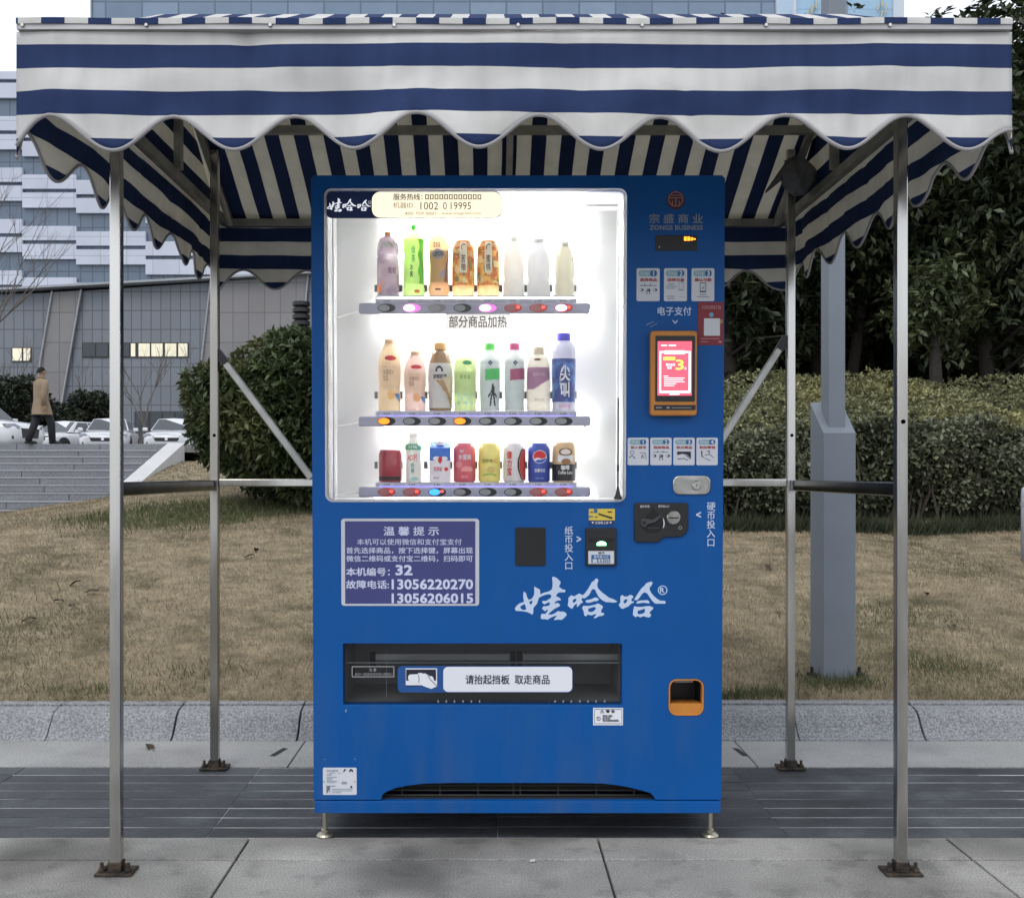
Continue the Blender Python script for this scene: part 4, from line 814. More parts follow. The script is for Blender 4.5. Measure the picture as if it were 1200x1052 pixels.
for px, cc, lc, lab in ((574, C(110, 225, 95), C(75, 190, 95), 'clear drink bottle with a green cap, green flash and black dancer print'), (603, C(215, 95, 145), C(165, 75, 110), 'clear drink bottle with a pink cap and magenta flash, beside the green capped one')):
    d = Drink('drink_bottle', 'bottle', lab, px, 402.5, 482.5, 23, [(.0, .0), (.9, .0), (1, .03), (.93, .12), (1, .22), (1, .72), (.95, .76), (.75, .85), (.48, .9), (.44, .92)], CLR, G2)
    d.cap(.90, 1.0, .50, pm('bottle_cap', cc, .2)); d.band(.02, .76, pm('pearl_label', C(205, 215, 215), .3, transp=.25)); d.decal(lambda a, b: b > .12 * a and b < .86 + .12 * a, -.45, .45, .95, .64, mat('flash_print', lc, .5))
    d.decal(lambda a, b: .08 < abs(a - .5) + abs(b - .5) < .42, -.25, .66, .35, .76, mat('diamond_print', C(50, 75, 110), .5))
    if cc[1] > cc[0]:
        d.decal(lambda a, b: (a - .55) ** 2 + (b - .9) ** 2 < .006 or (abs(a - .55) < .13 and .45 < b < .84) or (abs(a - .62 - (.45 - b) * .3) < .07 and b < .5) or (abs(a - .42 + (.45 - b) * .25) < .07 and b < .5) or (abs(b - .72 + abs(a - .5) * .9) < .06 and abs(a - .5) < .38), -.3, .08, .8, .42, I_BK)
d = Drink('drink_bottle', 'bottle', 'cream milk bottle with a curved mauve label, beside the blue capped bottle', 631, 407, 482.5, 28, MILK, pm('milk_drink', C(225, 218, 200), .35), G2)
d.cap(.88, 1.0, .46, pm('cream_cap', C(225, 215, 185), .2)); d.decal(lambda a, b: b > .15 + (a - .2) ** 2 * .2 + (1 - a) * .0 and b > .75 - a * .0 - .75 * (1 - ((a - .35) ** 2) * 1.2) and (a < .9 or b > .4) and b > a * .55, -.92, .28, .85, .68, mat('mauve_label', C(168, 120, 150), .5)); d.text('果味牛奶', -.55, .54, .5, .60, mat('pink_dim', C(205, 170, 190), .6)); d.text('酸奶饮品', -.4, .16, .45, .2, mat('grey_dim', C(170, 160, 150), .6)); d.decal(OV, -.5, .78, .2, .82, I_BR)
d = Drink('drink_bottle', 'bottle', 'tall blue labelled bottle with a violet blue cap, rightmost on the middle shelf', 660.5, 390.5, 482.5, 27, [(.0, .0), (.92, .0), (1, .02), (.97, .08), (1, .15), (.95, .3), (1, .45), (1, .68), (.96, .70), (1, .74), (.96, .82), (.75, .87), (.56, .9), (.55, .92)], mat('clear_pet_lilac', C(215, 215, 232), .15, transl=.3, transp=.2), G2)
d.cap(.90, 1.0, .58, pm('violet_cap', C(85, 75, 210), .2)); d.band(.12, .67, pm('blue_sleeve', C(28, 58, 135), .1, col2=C(60, 115, 190), vs=60, c2=(.5, .58)), .0012); d.text('尖\n叫', -.35, .18, .5, .58, I_WH, .0024, bold=.02); d.decal(lambda a, b: .16 < (a - .8) ** 2 + (b - .5) ** 2 * .9 < .2 and a < .8, -.75, .18, .3, .6, I_WH, .0024); d.text('运动饮料', -.5, .05, .55, .09, mat('pink_ink', C(205, 110, 160), .6), .0016)

# bottom shelf
d = Drink('drink_can', 'can', 'plain dark red can, leftmost on the bottom shelf', 457.5, 527, 565.5, 27, CANS, pm('dark_red_can', C(160, 48, 60), .1), G3)
d.decal(lambda a, b: True, -.9, .08, .9, .2, mat('dark_band', C(60, 30, 35), .5))
d = Drink('drink_bottle', 'bottle', 'slim white milk bottle with a green neck label on the bottom shelf', 484.5, 507, 565.5, 18, SLIM, mat('white_milk', (.78, .78, .74), .3, transl=.5, var=.03, vs=40), G3)
d.cap(.90, 1.0, .6, W1); d.band(.66, .78, pm('green_neck', C(85, 165, 115), .2), .002); d.text('好喝', -.6, .68, .6, .75, I_WH, .0032); d.text('AD钙', -.75, .44, .6, .58, I_RD); d.text('奶\n香', -.3, .2, .2, .4, mat('teal_ink', C(70, 140, 140), .6)); d.decal(OV, -.3, .04, .7, .12, mat('teal_mark', C(150, 195, 190), .5))
# gable topped carton
u, v = M(516, 563.5, DO); cb_ = thing('milk_carton', 'blue and white milk carton with a strawberry and gable top on the bottom shelf', 'carton', VM_M @ Vector((u, DO, M(516, 565.5, DO)[1])), (LEAN, 0, 0), G3)
hw = M(528, 563, DO)[0] - u; hh = M(516, 516, DO)[1] - v
MB().box(-hw, -hw, 0, hw, hw, hh * .55).build('carton_body', pm('carton_white', C(236, 232, 235), .2), cb_)
MB().box(-hw, -hw, hh * .5502, hw, hw, hh * .86).build('carton_top', pm('carton_blue', C(62, 120, 205), .15, col2=C(40, 90, 190)), cb_)
MB().add([(-hw, -hw, hh * .8602), (hw, -hw, hh * .8602), (hw, hw, hh * .8602), (-hw, hw, hh * .8602), (-hw * .9, 0, hh * 1.02), (hw * .9, 0, hh * 1.02)], [(0, 1, 5, 4), (2, 3, 4, 5), (1, 2, 5), (3, 0, 4), (3, 2, 1, 0)]).build('gable', pm('carton_blue_top', C(62, 120, 205), .15), cb_)
MB().lathe([(0, 0), (hw * .42, 0), (hw * .42, .007), (hw * .36, .009), (0, .009)], 16, (0, -hw * .45, hh * .93)).build('cap', W1, cb_)
cy_ = -hw - .0006; shape('strawberry', [[(-.004, hh * .62), (.0, hh * .645), (.006, hh * .63), (.0065, hh * .55), (.001, hh * .46), (-.005, hh * .54)]], cy_ - .0004, .0003, I_RD, cb_)
shape('cloud_print', [ell(-.009, hh * .60, .010, .006), ], cy_, .0003, I_WH, cb_); shape('cloud_print', [ell(.013, hh * .60, .009, .006)], cy_, .0003, I_WH, cb_)
lettering('草莓味', (-.017, hh * .28, .006, hh * .4), cy_, mat('rose_ink', C(200, 90, 110), .6), cb_); shape('berry_print', [ell(.018, hh * .34, .0055)], cy_, .0003, I_RD, cb_); lettering('鲜牛奶', (-.018, hh * .1, -.002, hh * .15), cy_, mat('grey_ink', C(120, 120, 130), .6), cb_)
d = Drink('drink_can', 'can', 'rose pink can reading 水蜜桃 in white on the bottom shelf', 544.5, 519, 565.5, 26, CAN, pm('rose_can', C(205, 92, 105), .1), G3); d.text('水蜜桃', -.55, .58, .65, .72, I_WH); d.decal(lambda a, b: OV(a, b) and b > .2, -.3, .26, .7, .42, mat('rose_print', C(225, 150, 145), .5)); d.decal(OV, -.75, .38, -.2, .55, mat('rose_print_b', C(220, 140, 140), .5)); d.text('果汁', -.4, .76, .0, .83, I_WH); d.text('饮料', -.3, .12, .35, .19, mat('rose_pale', C(230, 160, 160), .6))
d = Drink('drink_can', 'can', 'pale yellow can with green fruit print on the bottom shelf', 573.5, 519, 565.5, 26, CAN, pm('yellow_can', C(228, 218, 125), .15), G3); d.text('菠萝啤', -.75, .5, .3, .6, mat('olive_print', C(150, 145, 60), .6)); d.decal(OV, -.2, .24, .45, .42, mat('fruit_print', C(205, 180, 105), .5)); d.decal(lambda a, b: abs(b - .5 + (a - .5) ** 2) < .2, -.6, .16, .6, .28, mat('green_print', C(150, 185, 90), .5)); d.text('C', .4, .5, .8, .62, mat('orange_print', C(225, 165, 75), .6))
d = Drink('drink_can', 'can', 'white can with red vertical characters and an orange red side on the bottom shelf', 602.5, 519, 565.5, 26, CAN, pm('white_can', C(222, 218, 215), .1), G3); d.decal(lambda a, b: a > .38 + 1.6 * (b - .5) ** 2, .1, .08, .99, .85, mat('red_side', C(205, 70, 55), .5)); d.decal(lambda a, b: abs(a - .38 - 1.6 * (b - .5) ** 2) < .07, -.02, .08, .9, .85, I_BK, .0016); d.text('健\n力\n宝', -.72, .2, -.22, .80, I_RD, bold=.02)
d = Drink('drink_can', 'can', 'blue can with a round red, white and blue emblem on the bottom shelf', 631.5, 519, 565.5, 26, CAN, pm('blue_can', C(42, 72, 160), .08), G3)
d.decal(OV, -.56, .49, .62, .82, I_WH, .0012, 36); d.decal(lambda a, b: (a - .5) ** 2 + (b - .5) ** 2 < .21 and b > .40 + .32 * (a - .5) + .10 * math.sin(a * 6.3), -.56, .49, .62, .82, I_RD, .0018, 36); d.decal(lambda a, b: (a - .5) ** 2 + (b - .5) ** 2 < .21 and b < .22 + .42 * (a - .35) + .06 * math.sin(a * 6.3), -.56, .49, .62, .82, mat('emblem_blue', C(45, 85, 180), .5), .0018, 36)
d.text('百事可乐', -.45, .27, .55, .36, I_WH); d.text('清爽', -.4, .1, .45, .14, mat('sky_print', C(120, 150, 210), .6))
d = Drink('drink_can', 'can', 'black and tan coffee can with a cup print, rightmost on the bottom shelf', 660.5, 518, 565.5, 27, CANS, pm('tan_can', C(205, 175, 130), .1), G3)
d.band(.055, .46, pm('black_sleeve', C(28, 26, 26), .02), .0008); d.decal(lambda a, b: .12 < (a - .5) ** 2 + (b - .5) ** 2 < .22, -.5, .66, .7, .86, I_BR); d.decal(OV, -.4, .7, .6, .83, mat('cup_white', C(235, 225, 210), .5), .0011); d.decal(lambda a, b: b > .0, -.55, .52, .75, .68, I_WH, .0010); d.text('咖啡', -.3, .32, .45, .44, I_WH, .0020, bold=.03); d.text('Coffee Latte', -.55, .22, .75, .30, I_WH, .0020); d.decal(OV, -.25, .45, .5, .6, mat('coffee_mark', C(150, 110, 70), .5), .0016)
# ---------------------------------------------------------------- ground
def sstep(a, b, x):
    t = np.clip((x - a) / (b - a), 0, 1); return t * t * (3 - 2 * t)
def lawn_h(x, y):
    x = np.asarray(x, float); y = np.asarray(y, float)
    g = np.interp(x, [-9, -6, -4.66, -3.44, -2.9, -1.5, 1.0, 9], [.50, .56, .615, .82, .88, .80, .585, .56])
    yc = 10 - 1.6 * sstep(-1, 1.2, x); t = np.clip((y - 4.15) / (yc - 4.15), 0, 1)
    h = .1 + (g - .1) * (t + .12 * np.sin(np.pi * t) * sstep(0, 1, -x))
    over = np.clip(y - yc, 0, None); a = x + .358 * y
    left = np.where(a < 0, -np.clip(over, 0, 7) * .05, np.clip(over, 0, 14) * .02)
    k = sstep(-.5, .5, a); left = (1 - k) * (-np.clip(over, 0, 7) * .05) + k * (np.clip(over, 0, 10) * .010 + np.clip(over - 10, 0, 4) * .165)
    right = np.clip(over, 0, 5) * .26; b = sstep(-1.0, 1.2, x)
    n = .012 * np.sin(x * 2.1 + y * 1.3) + .010 * np.sin(x * 4.7 - y * 2.9)
    return h + (1 - b) * left + b * right + n * np.clip((y - 4.15) * 2, 0, 1)
M_PAV = mat('pavement_slab', (.300, .293, .275), .85, 0, .15, 3, bump=.35, bs=160, island=.09, col2=(.15, .145, .135), c2=(.50, .66))
n, l, b = nodes_of(M_PAV)       # fine aggregate speckle and rain stains
def speckle(m, scale, lo, hi, amt0, amt1):
    n, l, b = nodes_of(m); tc = n.new('ShaderNodeTexCoord'); z = n.new('ShaderNodeTexNoise'); z.inputs['Scale'].default_value = scale; z.inputs['Detail'].default_value = 2
    l.new(tc.outputs['Object'], z.inputs['Vector']); r = n.new('ShaderNodeMapRange'); r.inputs['From Min'].default_value = lo; r.inputs['From Max'].default_value = hi; r.inputs['To Min'].default_value = amt0; r.inputs['To Max'].default_value = amt1
    l.new(z.outputs['Fac'], r.inputs['Value']); s = n.new('ShaderNodeVectorMath'); s.operation = 'SCALE'; o = b.inputs['Base Color'].links[0].from_socket
    l.new(o, s.inputs[0]); l.new(r.outputs[0], s.inputs['Scale']); l.new(s.outputs[0], b.inputs['Base Color'])
speckle(M_PAV, 210, .35, .65, .74, 1.26); speckle(M_PAV, 2.6, .46, .68, 1.06, .62); speckle(M_PAV, 11, .56, .66, 1.0, .80)
M_JOINT = mat('joint_fill', (.035, .033, .03), .95, 0, .2, 40)
ground = MB().add([(-2500, -2500, -.06), (2500, -2500, -.06), (2500, 2500, -.06), (-2500, 2500, -.06)], [(0, 1, 2, 3)]).build('ground', mat('bare_ground', (.16, .15, .14), .95, 0, .1, .05))
tag(ground, kind='structure')
pv = MB(); xs0 = -.657 - .956 * 9
jd = [2.886, 2.722, 2.0, 1.28, .56, -.16, -.88, -1.6, -3, -4.4]
for i in range(20):
    for a_, b_ in zip(jd[1:], jd): pv.box(xs0 + .956 * i + .003, a_ + .004, -.05, xs0 + .956 * (i + 1) - .003, b_ - .004 * (b_ < 2.8), 0)
tag(pv.build('pavement', M_PAV, bevel=.003), kind='structure')
tag(MB().box(-9.3, -4.4, -.055, 10.5, 4.1, -.014).build('paving_bed', M_JOINT), kind='structure')
# dark grooved slabs
M_DARK = mat('dark_paver', (.046, .050, .057), .50, 0, .32, 5, bump=.3, bs=90, island=.16, col2=(.05, .053, .06), c2=(.42, .62), rvar=.14, spec=.3, stretch=(.5, 1.6, 1))
speckle(M_DARK, 120, .35, .65, .85, 1.15); speckle(M_DARK, 1.6, .4, .7, .72, 1.5); speckle(M_DARK, 9, .5, .7, 1.0, 1.35)
dk = MB(); gr = MB(); y0, y1 = 2.892, 3.583; N_ = 8
for i in range(24):
    xa = -1.583 + .8035 * (i - 10)
    off = 0
    for k in range(N_):
        ya = y0 + (y1 - y0) * k / N_; yb = y0 + (y1 - y0) * (k + 1) / N_; dx = 0
        dk.box(xa + .0008 + dx, ya + .0042, -.05, xa + .8027, yb - .0042, -.001 - .001 * ((i * 7 + k * 3) % 3))
tag(dk.build('paving_strip', M_DARK, bevel=.0015), kind='structure')
tag(MB().box(-9, y0, -.04, 9.6, y1, -.0038).build('grout', mat('pale_grout', (.42, .42, .42), .9, 0, .35, 6, col2=(.06, .06, .06), c2=(.42, .6), stretch=(.6, 3, 1))), kind='structure')
# gutter and rounded kerb stones
M_GUT = mat('gutter_concrete', (.30, .30, .295), .9, 0, .10, 4, bump=.4, bs=120, col2=(.22, .22, .22), c2=(.5, .66)); speckle(M_GUT, 170, .35, .65, .82, 1.18)
M_KERB = mat('kerb_granite', (.245, .25, .26), .85, 0, .10, 8, bump=.5, bs=170, island=.06); speckle(M_KERB, 130, .38, .62, .68, 1.35)
gt = MB(); ks = MB()
prof = [(3.932, -.05), (3.932, .0015), (3.945, .006), (3.965, .022), (3.985, .048), (4.005, .074), (4.03, .092), (4.065, .0985), (4.080, .0990), (4.081, .084), (4.088, .084), (4.0885, .1055), (4.145, .1055), (4.145, -.05)]
xk = -1.665 - .472 * 18
for i in range(40):
    x0 = xk + .472 * i + (.004 if i % 3 else .0); x1 = xk + .472 * (i + 1) - .0035; nn = len(prof); dz = .0025 * math.sin(i * 12.9)
    ks.add([(x0, y, z + (dz if z > 0 else 0)) for y, z in prof] + [(x1, y, z + (dz if z > 0 else 0)) for y, z in prof], [tuple(range(nn))[::-1], tuple(range(nn, 2 * nn))] + [(k, (k + 1) % nn, (k + 1) % nn + nn, k + nn) for k in range(nn)])
xg = -.7235 - 1.6 * 5
for i in range(12): gt.box(xg + 1.607 * i + .003, 3.587, -.05, xg + 1.607 * (i + 1) - .002, 3.930, .0005)
tag(ks.build('kerb', M_KERB, bevel=.002), kind='structure'); tag(gt.build('gutter', M_GUT, bevel=.002), kind='structure')
# drain slots in the gutter
for px, py in ((322, 880), (871, 880), (1067, 888), (127, 890)):
    p = at(px, py, 3.76); s = -1 if px < 573 else 1
    sl_ = MB().add([(p.x - .012, 3.72, .0012), (p.x + .010, 3.715, .0012), (p.x + .016 - s * .02, 3.82, .0012), (p.x - .004 - s * .02, 3.83, .0012)], [(0, 1, 2, 3)])
    if px in (322, 871): tag(sl_.build('gutter_slot', M_BLACKM), kind='structure')
# lawn sheet
nx, ny = 170, 150
xs = np.sinh(np.linspace(-3.2, 3.2, nx + 1)) / np.sinh(3.2) * 60; ys = 4.14 + (np.exp(np.linspace(0, 3.0, ny + 1)) - 1) / (np.exp(3.0) - 1) * 56
GX, GY = np.meshgrid(xs, ys); GZ = lawn_h(GX, GY); GZ[0, :] = .088
V = np.stack([GX, GY, GZ], -1).reshape(-1, 3); I = (np.arange(ny)[:, None] * (nx + 1) + np.arange(nx)[None]).ravel()
M_LAWN = mat('dry_turf', (.250, .205, .130), .95, 0, .3, 9, bump=.8, bs=60, col2=(.105, .09, .048), c2=(.48, .66))
lawn = np_mesh('lawn', V, np.stack([I, I + 1, I + nx + 2, I + nx + 1], 1), M_LAWN, smooth=True); tag(lawn, kind='structure')

# ---------------------------------------------------------------- leaves, grass
def unit(v): return v / np.maximum(np.linalg.norm(v, axis=1, keepdims=True), 1e-9)
def leaf_mesh(name, P, D, L, Wd, m, parent, fold=.25):
    n = len(P); D = unit(D); up = NR.normal(size=(n, 3)) * .45 + np.array([0, 0, 1.0]); S_ = unit(np.cross(D, up)); Nn = np.cross(S_, D)
    L = np.broadcast_to(L, n)[:, None]; Wd = np.broadcast_to(Wd, n)[:, None]
    mid = P + D * L * .52; lf = mid + S_ * Wd * .5 + Nn * Wd * fold * .5; rt = mid - S_ * Wd * .5 + Nn * Wd * fold * .5; tip = P + D * L - Nn * L * .06
    V = np.stack([P, rt, tip, lf], 1).reshape(-1, 3); k = np.arange(n) * 4
    Fq = np.stack([np.stack([k, k + 1, k + 2], 1), np.stack([k, k + 2, k + 3], 1)], 1).reshape(-1, 3)
    return np_mesh(name, V, Fq, m, parent)
def whorls(Pc, Nrm, k, tilt, jitter=.0):
    """k leaf directions round each twig tip, opening along the twig direction"""
    n = len(Pc); Nrm = unit(Nrm); a = unit(np.cross(Nrm, NR.normal(size=(n, 3)))); b = np.cross(Nrm, a); P, D = [], []
    for i in range(k):
        t = 2 * np.pi * i / k + NR.uniform(-.4, .4, n); tl = tilt + NR.uniform(-.3, .3, n)
        d = (a * np.cos(t)[:, None] + b * np.sin(t)[:, None]) * np.cos(tl)[:, None] + Nrm * np.sin(tl)[:, None]
        P.append(Pc + NR.normal(size=(n, 3)) * jitter); D.append(d)
    return np.concatenate(P), np.concatenate(D)
def leafmat(name, col, col2=None, isl=.45, rough=.45, tr=.25, c2=(.45, .6), vs=2.5):
    return mat(name, col, rough, 0, .18, vs, transl=tr, island=isl, col2=col2, c2=c2, spec=.4)
def grass(name, n, xf, col, lmin, lmax, kind='stuff', wd=.0028, lean=1.1, label=None, col2=None):
    x, y = xf(n); n = len(x); z = lawn_h(x, y) - .004
    P = np.stack([x, y, z], 1); th = NR.uniform(0, 2 * np.pi, n); ln = NR.uniform(.15, lean, n); L = NR.uniform(lmin, lmax, n)
    D = np.stack([np.cos(th) * np.sin(ln), np.sin(th) * np.sin(ln), np.cos(ln)], 1); S_ = np.stack([-np.sin(th + .8), np.cos(th + .8), np.zeros(n)], 1)
    w = wd * (y / 5.0)[:, None]
    V = np.stack([P - S_ * w, P + S_ * w, P + D * L[:, None]], 1).reshape(-1, 3); k = np.arange(n) * 3
    o = np_mesh(name, V, np.stack([k, k + 1, k + 2], 1), mat(name + '_blade', col, .8, 0, .25, 1.6, island=.45, transl=.2, col2=col2, c2=(.5, .62))); tag(o, label, 'grass' if label else None, kind=kind); return o
def inview(x, y): u = x / y; return (u > -.55) & (u < .58)
def xf_dry(n):
    y = 4.115 + (np.exp(NR.uniform(0, 1, n) * 1.35) - 1) / (np.exp(1.35) - 1) * 7.0; x = NR.uniform(-.56, .60, n) * y
    return x, y
grass('dry_grass', 270000, xf_dry, (.335, .268, .180), .012, .036, col2=(.165, .140, .078), wd=.0019, label='short dry brown winter grass covering the sloping lawn')
def xf_green(n):
    c = np.array([(-2.3, 8.1, .55, .5), (-1.9, 8.6, .5, .4), (-2.75, 7.7, .35, .35), (1.45, 4.35, .16, .10), (1.12, 4.22, .12, .05), (.98, 4.2, .1, .04), (2.0, 4.6, .2, .12), (-1.2, 4.5, .25, .12), (-2.8, 5.2, .5, .4), (1.9, 5.5, .4, .3), (-1.6, 4.25, .3, .06)])
    p = np.array([5, 4, 2, 1.1, .5, .5, .5, .25, .6, .5, .4]); i = NR.choice(len(c), n, p=p / p.sum()); q = NR.normal(size=(n, 2)) * .6
    return c[i, 0] + q[:, 0] * c[i, 2], np.maximum(c[i, 1] + q[:, 1] * c[i, 3], 4.16)
def xf_bank(n): y = NR.uniform(10.5, 24, n); return NR.uniform(-.40, .0, n) * y, y
grass('bank_grass', 30000, xf_bank, (.31, .246, .165), .03, .055, col2=(.175, .15, .08), label='dry brown grass on the bank beside the stone steps')
grass('green_grass', 7000, xf_green, (.092, .108, .044), .03, .075, label='patches of green grass by the round bush and kerb', lean=.9)

# ---------------------------------------------------------------- round clipped bush left of the machine
def bush(name, label, cat, c, rx, ry, rz, n, k, L, Wd, m, core, group=None, flat=.0, low=-.55):
    t = thing(name, label, cat, (c[0], c[1], c[2] - rz * .9), group=group); o = np.array(t.location)
    v = unit(NR.normal(size=(n * 2, 3))); v = v[v[:, 2] > low][:n]; nn = len(v)
    w = 1 + .06 * np.sin(v[:, 0] * 7 + v[:, 2] * 5) + .05 * np.sin(v[:, 1] * 9 - v[:, 2] * 8 + 1) + .035 * np.sin(v[:, 0] * 17 + v[:, 1] * 13)
    rad = (NR.uniform(.80, 1.03, nn) * w)[:, None]
    P = v * rad * np.array([rx, ry, rz]); P += np.array(c) - o
    Pl, D = whorls(P, v + NR.normal(size=(nn, 3)) * .35 + np.array([0, 0, .35]), k, .5)
    leaf_mesh('foliage', Pl, D, NR.uniform(.7, 1.15, len(Pl)) * L, NR.uniform(.8, 1.1, len(Pl)) * Wd, m, t)
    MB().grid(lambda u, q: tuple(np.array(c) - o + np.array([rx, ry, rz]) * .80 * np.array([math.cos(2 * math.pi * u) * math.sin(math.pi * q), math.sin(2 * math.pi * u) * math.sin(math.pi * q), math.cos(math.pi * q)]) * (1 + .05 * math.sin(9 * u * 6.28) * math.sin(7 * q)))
              , 24, 14).build('shade_core', core, t, smooth=True)
    tr_ = MB()
    for q in range(5):
        a = q * 1.26; MB().tube([(.10 * math.cos(a), .1 * math.sin(a), -.12), (.22 * rx * math.cos(a), .22 * ry * math.sin(a), rz * .5), (.5 * rx * math.cos(a), .5 * ry * math.sin(a), rz * .95)], [.022, .017, .008], 6).build('stem', M_BARK, t, smooth=True)
    return t
M_BARK = mat('bark', (.075, .062, .05), .9, 0, .25, 25, bump=.6, bs=60)
M_BARKD = mat('dark_bark', (.034, .029, .024), .95, 0, .3, 25, bump=.6, bs=60)
M_CORE = mat('core_shade', (.018, .022, .012), .95, 0, .4, 30, bump=.8, bs=30)  # solid cores, dark colour painted in for the shade among the twigs
M_BUSHL = leafmat('bush_leaf', (.055, .078, .030), (.095, .105, .042))
bush('round_bush', 'large rounded dark green bush left of the vending machine', 'bush', (-1.22, 9.0, 1.46), 1.30, 1.0, .75, 13500, 5, .085, .036, M_BUSHL, M_CORE, low=-.9)

# ---------------------------------------------------------------- hedge
hg = thing('hedge', 'long clipped hedge with pale young leaves behind the grey pole', 'hedge', (3.4, 9.5, .6)); ho = np.array(hg.location)
def hedge_surf(n, depth):
    """points and normals on front face, rounded shoulder and rising top"""
    x = NR.uniform(.9, 6.6, n); s = NR.uniform(0, 1, n); front = s < .52
    f = np.clip(s / .52, 0, 1); zf = .74 + f * (.68 + .04 * np.sin(x * 2.3) + .03 * np.sin(x * 5.1)); yf = 8.45 - .10 * np.sin(np.pi * np.clip(f, 0, 1)) + .10 * np.sin(x * 3.3 + zf * 4) * .6 + .06 * np.sin(x * 8 - zf * 9)
    t = np.clip((s - .52) / .48, 0, 1); yt = 8.45 + t * 2.4; zt = 1.42 + .04 * np.sin(x * 2.3) + .03 * np.sin(x * 5.1) + t * .60 + .02 * np.sin(x * 6 + yt * 5)
    sh = np.clip(1 - t * 9, 0, 1); zt -= .05 * sh
    P = np.stack([x, np.where(front, yf, yt), np.where(front, zf, zt)], 1); N_ = np.where(front[:, None], np.array([0, -1, .35]), np.array([0, -.35, 1.0]))
    P -= unit(N_) * (NR.uniform(0, 1, n) ** 1.6 * depth)[:, None]; return P, N_, front
P, N_, fr_ = hedge_surf(19000, .22)
m_ = fr_; Pl, D = whorls(P[m_] - ho, N_[m_] + NR.normal(size=(m_.sum(), 3)) * .5, 5, .35)
leaf_mesh('front_foliage', Pl, D, NR.uniform(.042, .066, len(Pl)), NR.uniform(.026, .038, len(Pl)), leafmat('hedge_leaf', (.100, .114, .068), (.150, .162, .105), isl=.7), hg)
Pl, D = whorls(P[~m_] - ho, N_[~m_] + NR.normal(size=((~m_).sum(), 3)) * .45, 5, .6)
leaf_mesh('young_foliage', Pl, D, NR.uniform(.035, .058, len(Pl)), NR.uniform(.020, .028, len(Pl)), leafmat('hedge_young_leaf', (.21, .215, .11), (.29, .275, .125), isl=.45, vs=1.6), hg)
MB().prism([(0, 0), (0, 0)], 0, 0) if False else None
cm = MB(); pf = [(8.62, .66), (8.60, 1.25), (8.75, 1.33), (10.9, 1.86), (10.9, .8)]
cm.add([(.9 - ho[0], y - ho[1], z - ho[2]) for y, z in pf] + [(6.6 - ho[0], y - ho[1], z - ho[2]) for y, z in pf], [(0, 1, 2, 3, 4)[::-1], (5, 6, 7, 8, 9)] + [(k, (k + 1) % 5, (k + 1) % 5 + 5, k + 5) for k in range(5)]).build('shade_core', M_CORE, hg)
st_ = MB()
for q in range(60):
    x = R.uniform(.95, 6.5); MB().tube([(x - ho[0], 8.5 - ho[1] + R.uniform(-.05, .15), -.02), (x + R.uniform(-.08, .08) - ho[0], 8.45 - ho[1] + R.uniform(-.05, .1), .25), (x + R.uniform(-.2, .2) - ho[0], 8.42 - ho[1], .55)], [.011, .008, .004], 5).build('stem', M_BARK, hg)
def xf_base(n): return NR.uniform(.95, 6.4, n), 8.22 + NR.normal(size=n) * .07
grass('hedge_foot_grass', 9000, xf_base, (.035, .045, .020), .07, .19, wd=.003, lean=1.0, label='dark strappy grass along the foot of the hedge')

# ---------------------------------------------------------------- dark evergreen trees on the right
def tree(name, label, x, y, zb, H, crx, crz, nclus, leaf, m, seed, group, low=.22, trunks=1, lean=0.0):
    rr = random.Random(seed); t = thing(name, label, 'tree', (x, y, zb), group=group); tk = MB(); tips = []
    for q in range(trunks):
        ang0 = rr.uniform(0, 6.28); b0 = Vector((.12 * math.cos(ang0) * (trunks > 1), .12 * math.sin(ang0) * (trunks > 1), -.15)); top = Vector((lean + .5 * math.cos(ang0) * (trunks > 1), .4 * math.sin(ang0) * (trunks > 1), H * .72))
        mid = b0.lerp(top, .5) + Vector((rr.uniform(-.12, .12), rr.uniform(-.1, .1), 0)); tk.tube([b0, b0.lerp(mid, .5), mid, top], [.085, .07, .055, .02], 8)
        for k in range(9):
            f = rr.uniform(.18, .95); p = b0.lerp(mid, f * 2) if f < .5 else mid.lerp(top, f * 2 - 1); a = rr.uniform(0, 6.28); ln = crx * rr.uniform(.55, .95) * (1.1 - .5 * f)
            e = p + Vector((math.cos(a) * ln, math.sin(a) * ln, ln * rr.uniform(.15, .6))); md = p.lerp(e, .5) + Vector((0, 0, ln * .12)); tk.tube([p, md, e], [.026, .016, .006], 6); tips += [tuple(md), tuple(e), tuple(p.lerp(e, .75))]
    tk.build('trunk', M_BARKD, t, smooth=True); tips = np.array(tips)
    nc = nclus; v = unit(NR.normal(size=(nc, 3))); rad = NR.uniform(.25, 1, nc) ** .5
    cc = np.array([lean * .7, 0, H * (low + 1) / 2]); P1 = cc + v * rad[:, None] * np.array([crx, crx * .9, H * (1 - low) / 2])
    # lobes: pull clusters towards branch tips so that gaps and clumps form
    i = NR.integers(0, len(tips), nc); pull = NR.uniform(.15, .75, nc)[:, None]; P1 = P1 * (1 - pull) + (tips[i] + NR.normal(size=(nc, 3)) * .24 * crx ** .5) * pull
    Pl, D = whorls(P1, v + NR.normal(size=(nc, 3)) * .5 + np.array([0, 0, .25]), 6, .15, .02)
    leaf_mesh('crown', Pl, D, NR.uniform(.75, 1.2, len(Pl)) * leaf, NR.uniform(.8, 1.15, len(Pl)) * leaf * .40, m, t); return t
M_TL1 = leafmat('evergreen_leaf', (.030, .043, .020), (.048, .058, .026), isl=.5, rough=.42); M_TL2 = leafmat('evergreen_leaf_b', (.026, .038, .019), (.040, .050, .022), isl=.5, rough=.42); M_TL3 = leafmat('evergreen_leaf_c', (.085, .105, .050), (.11, .13, .06), isl=.4)
GT = 'dark evergreen trees behind the hedge'
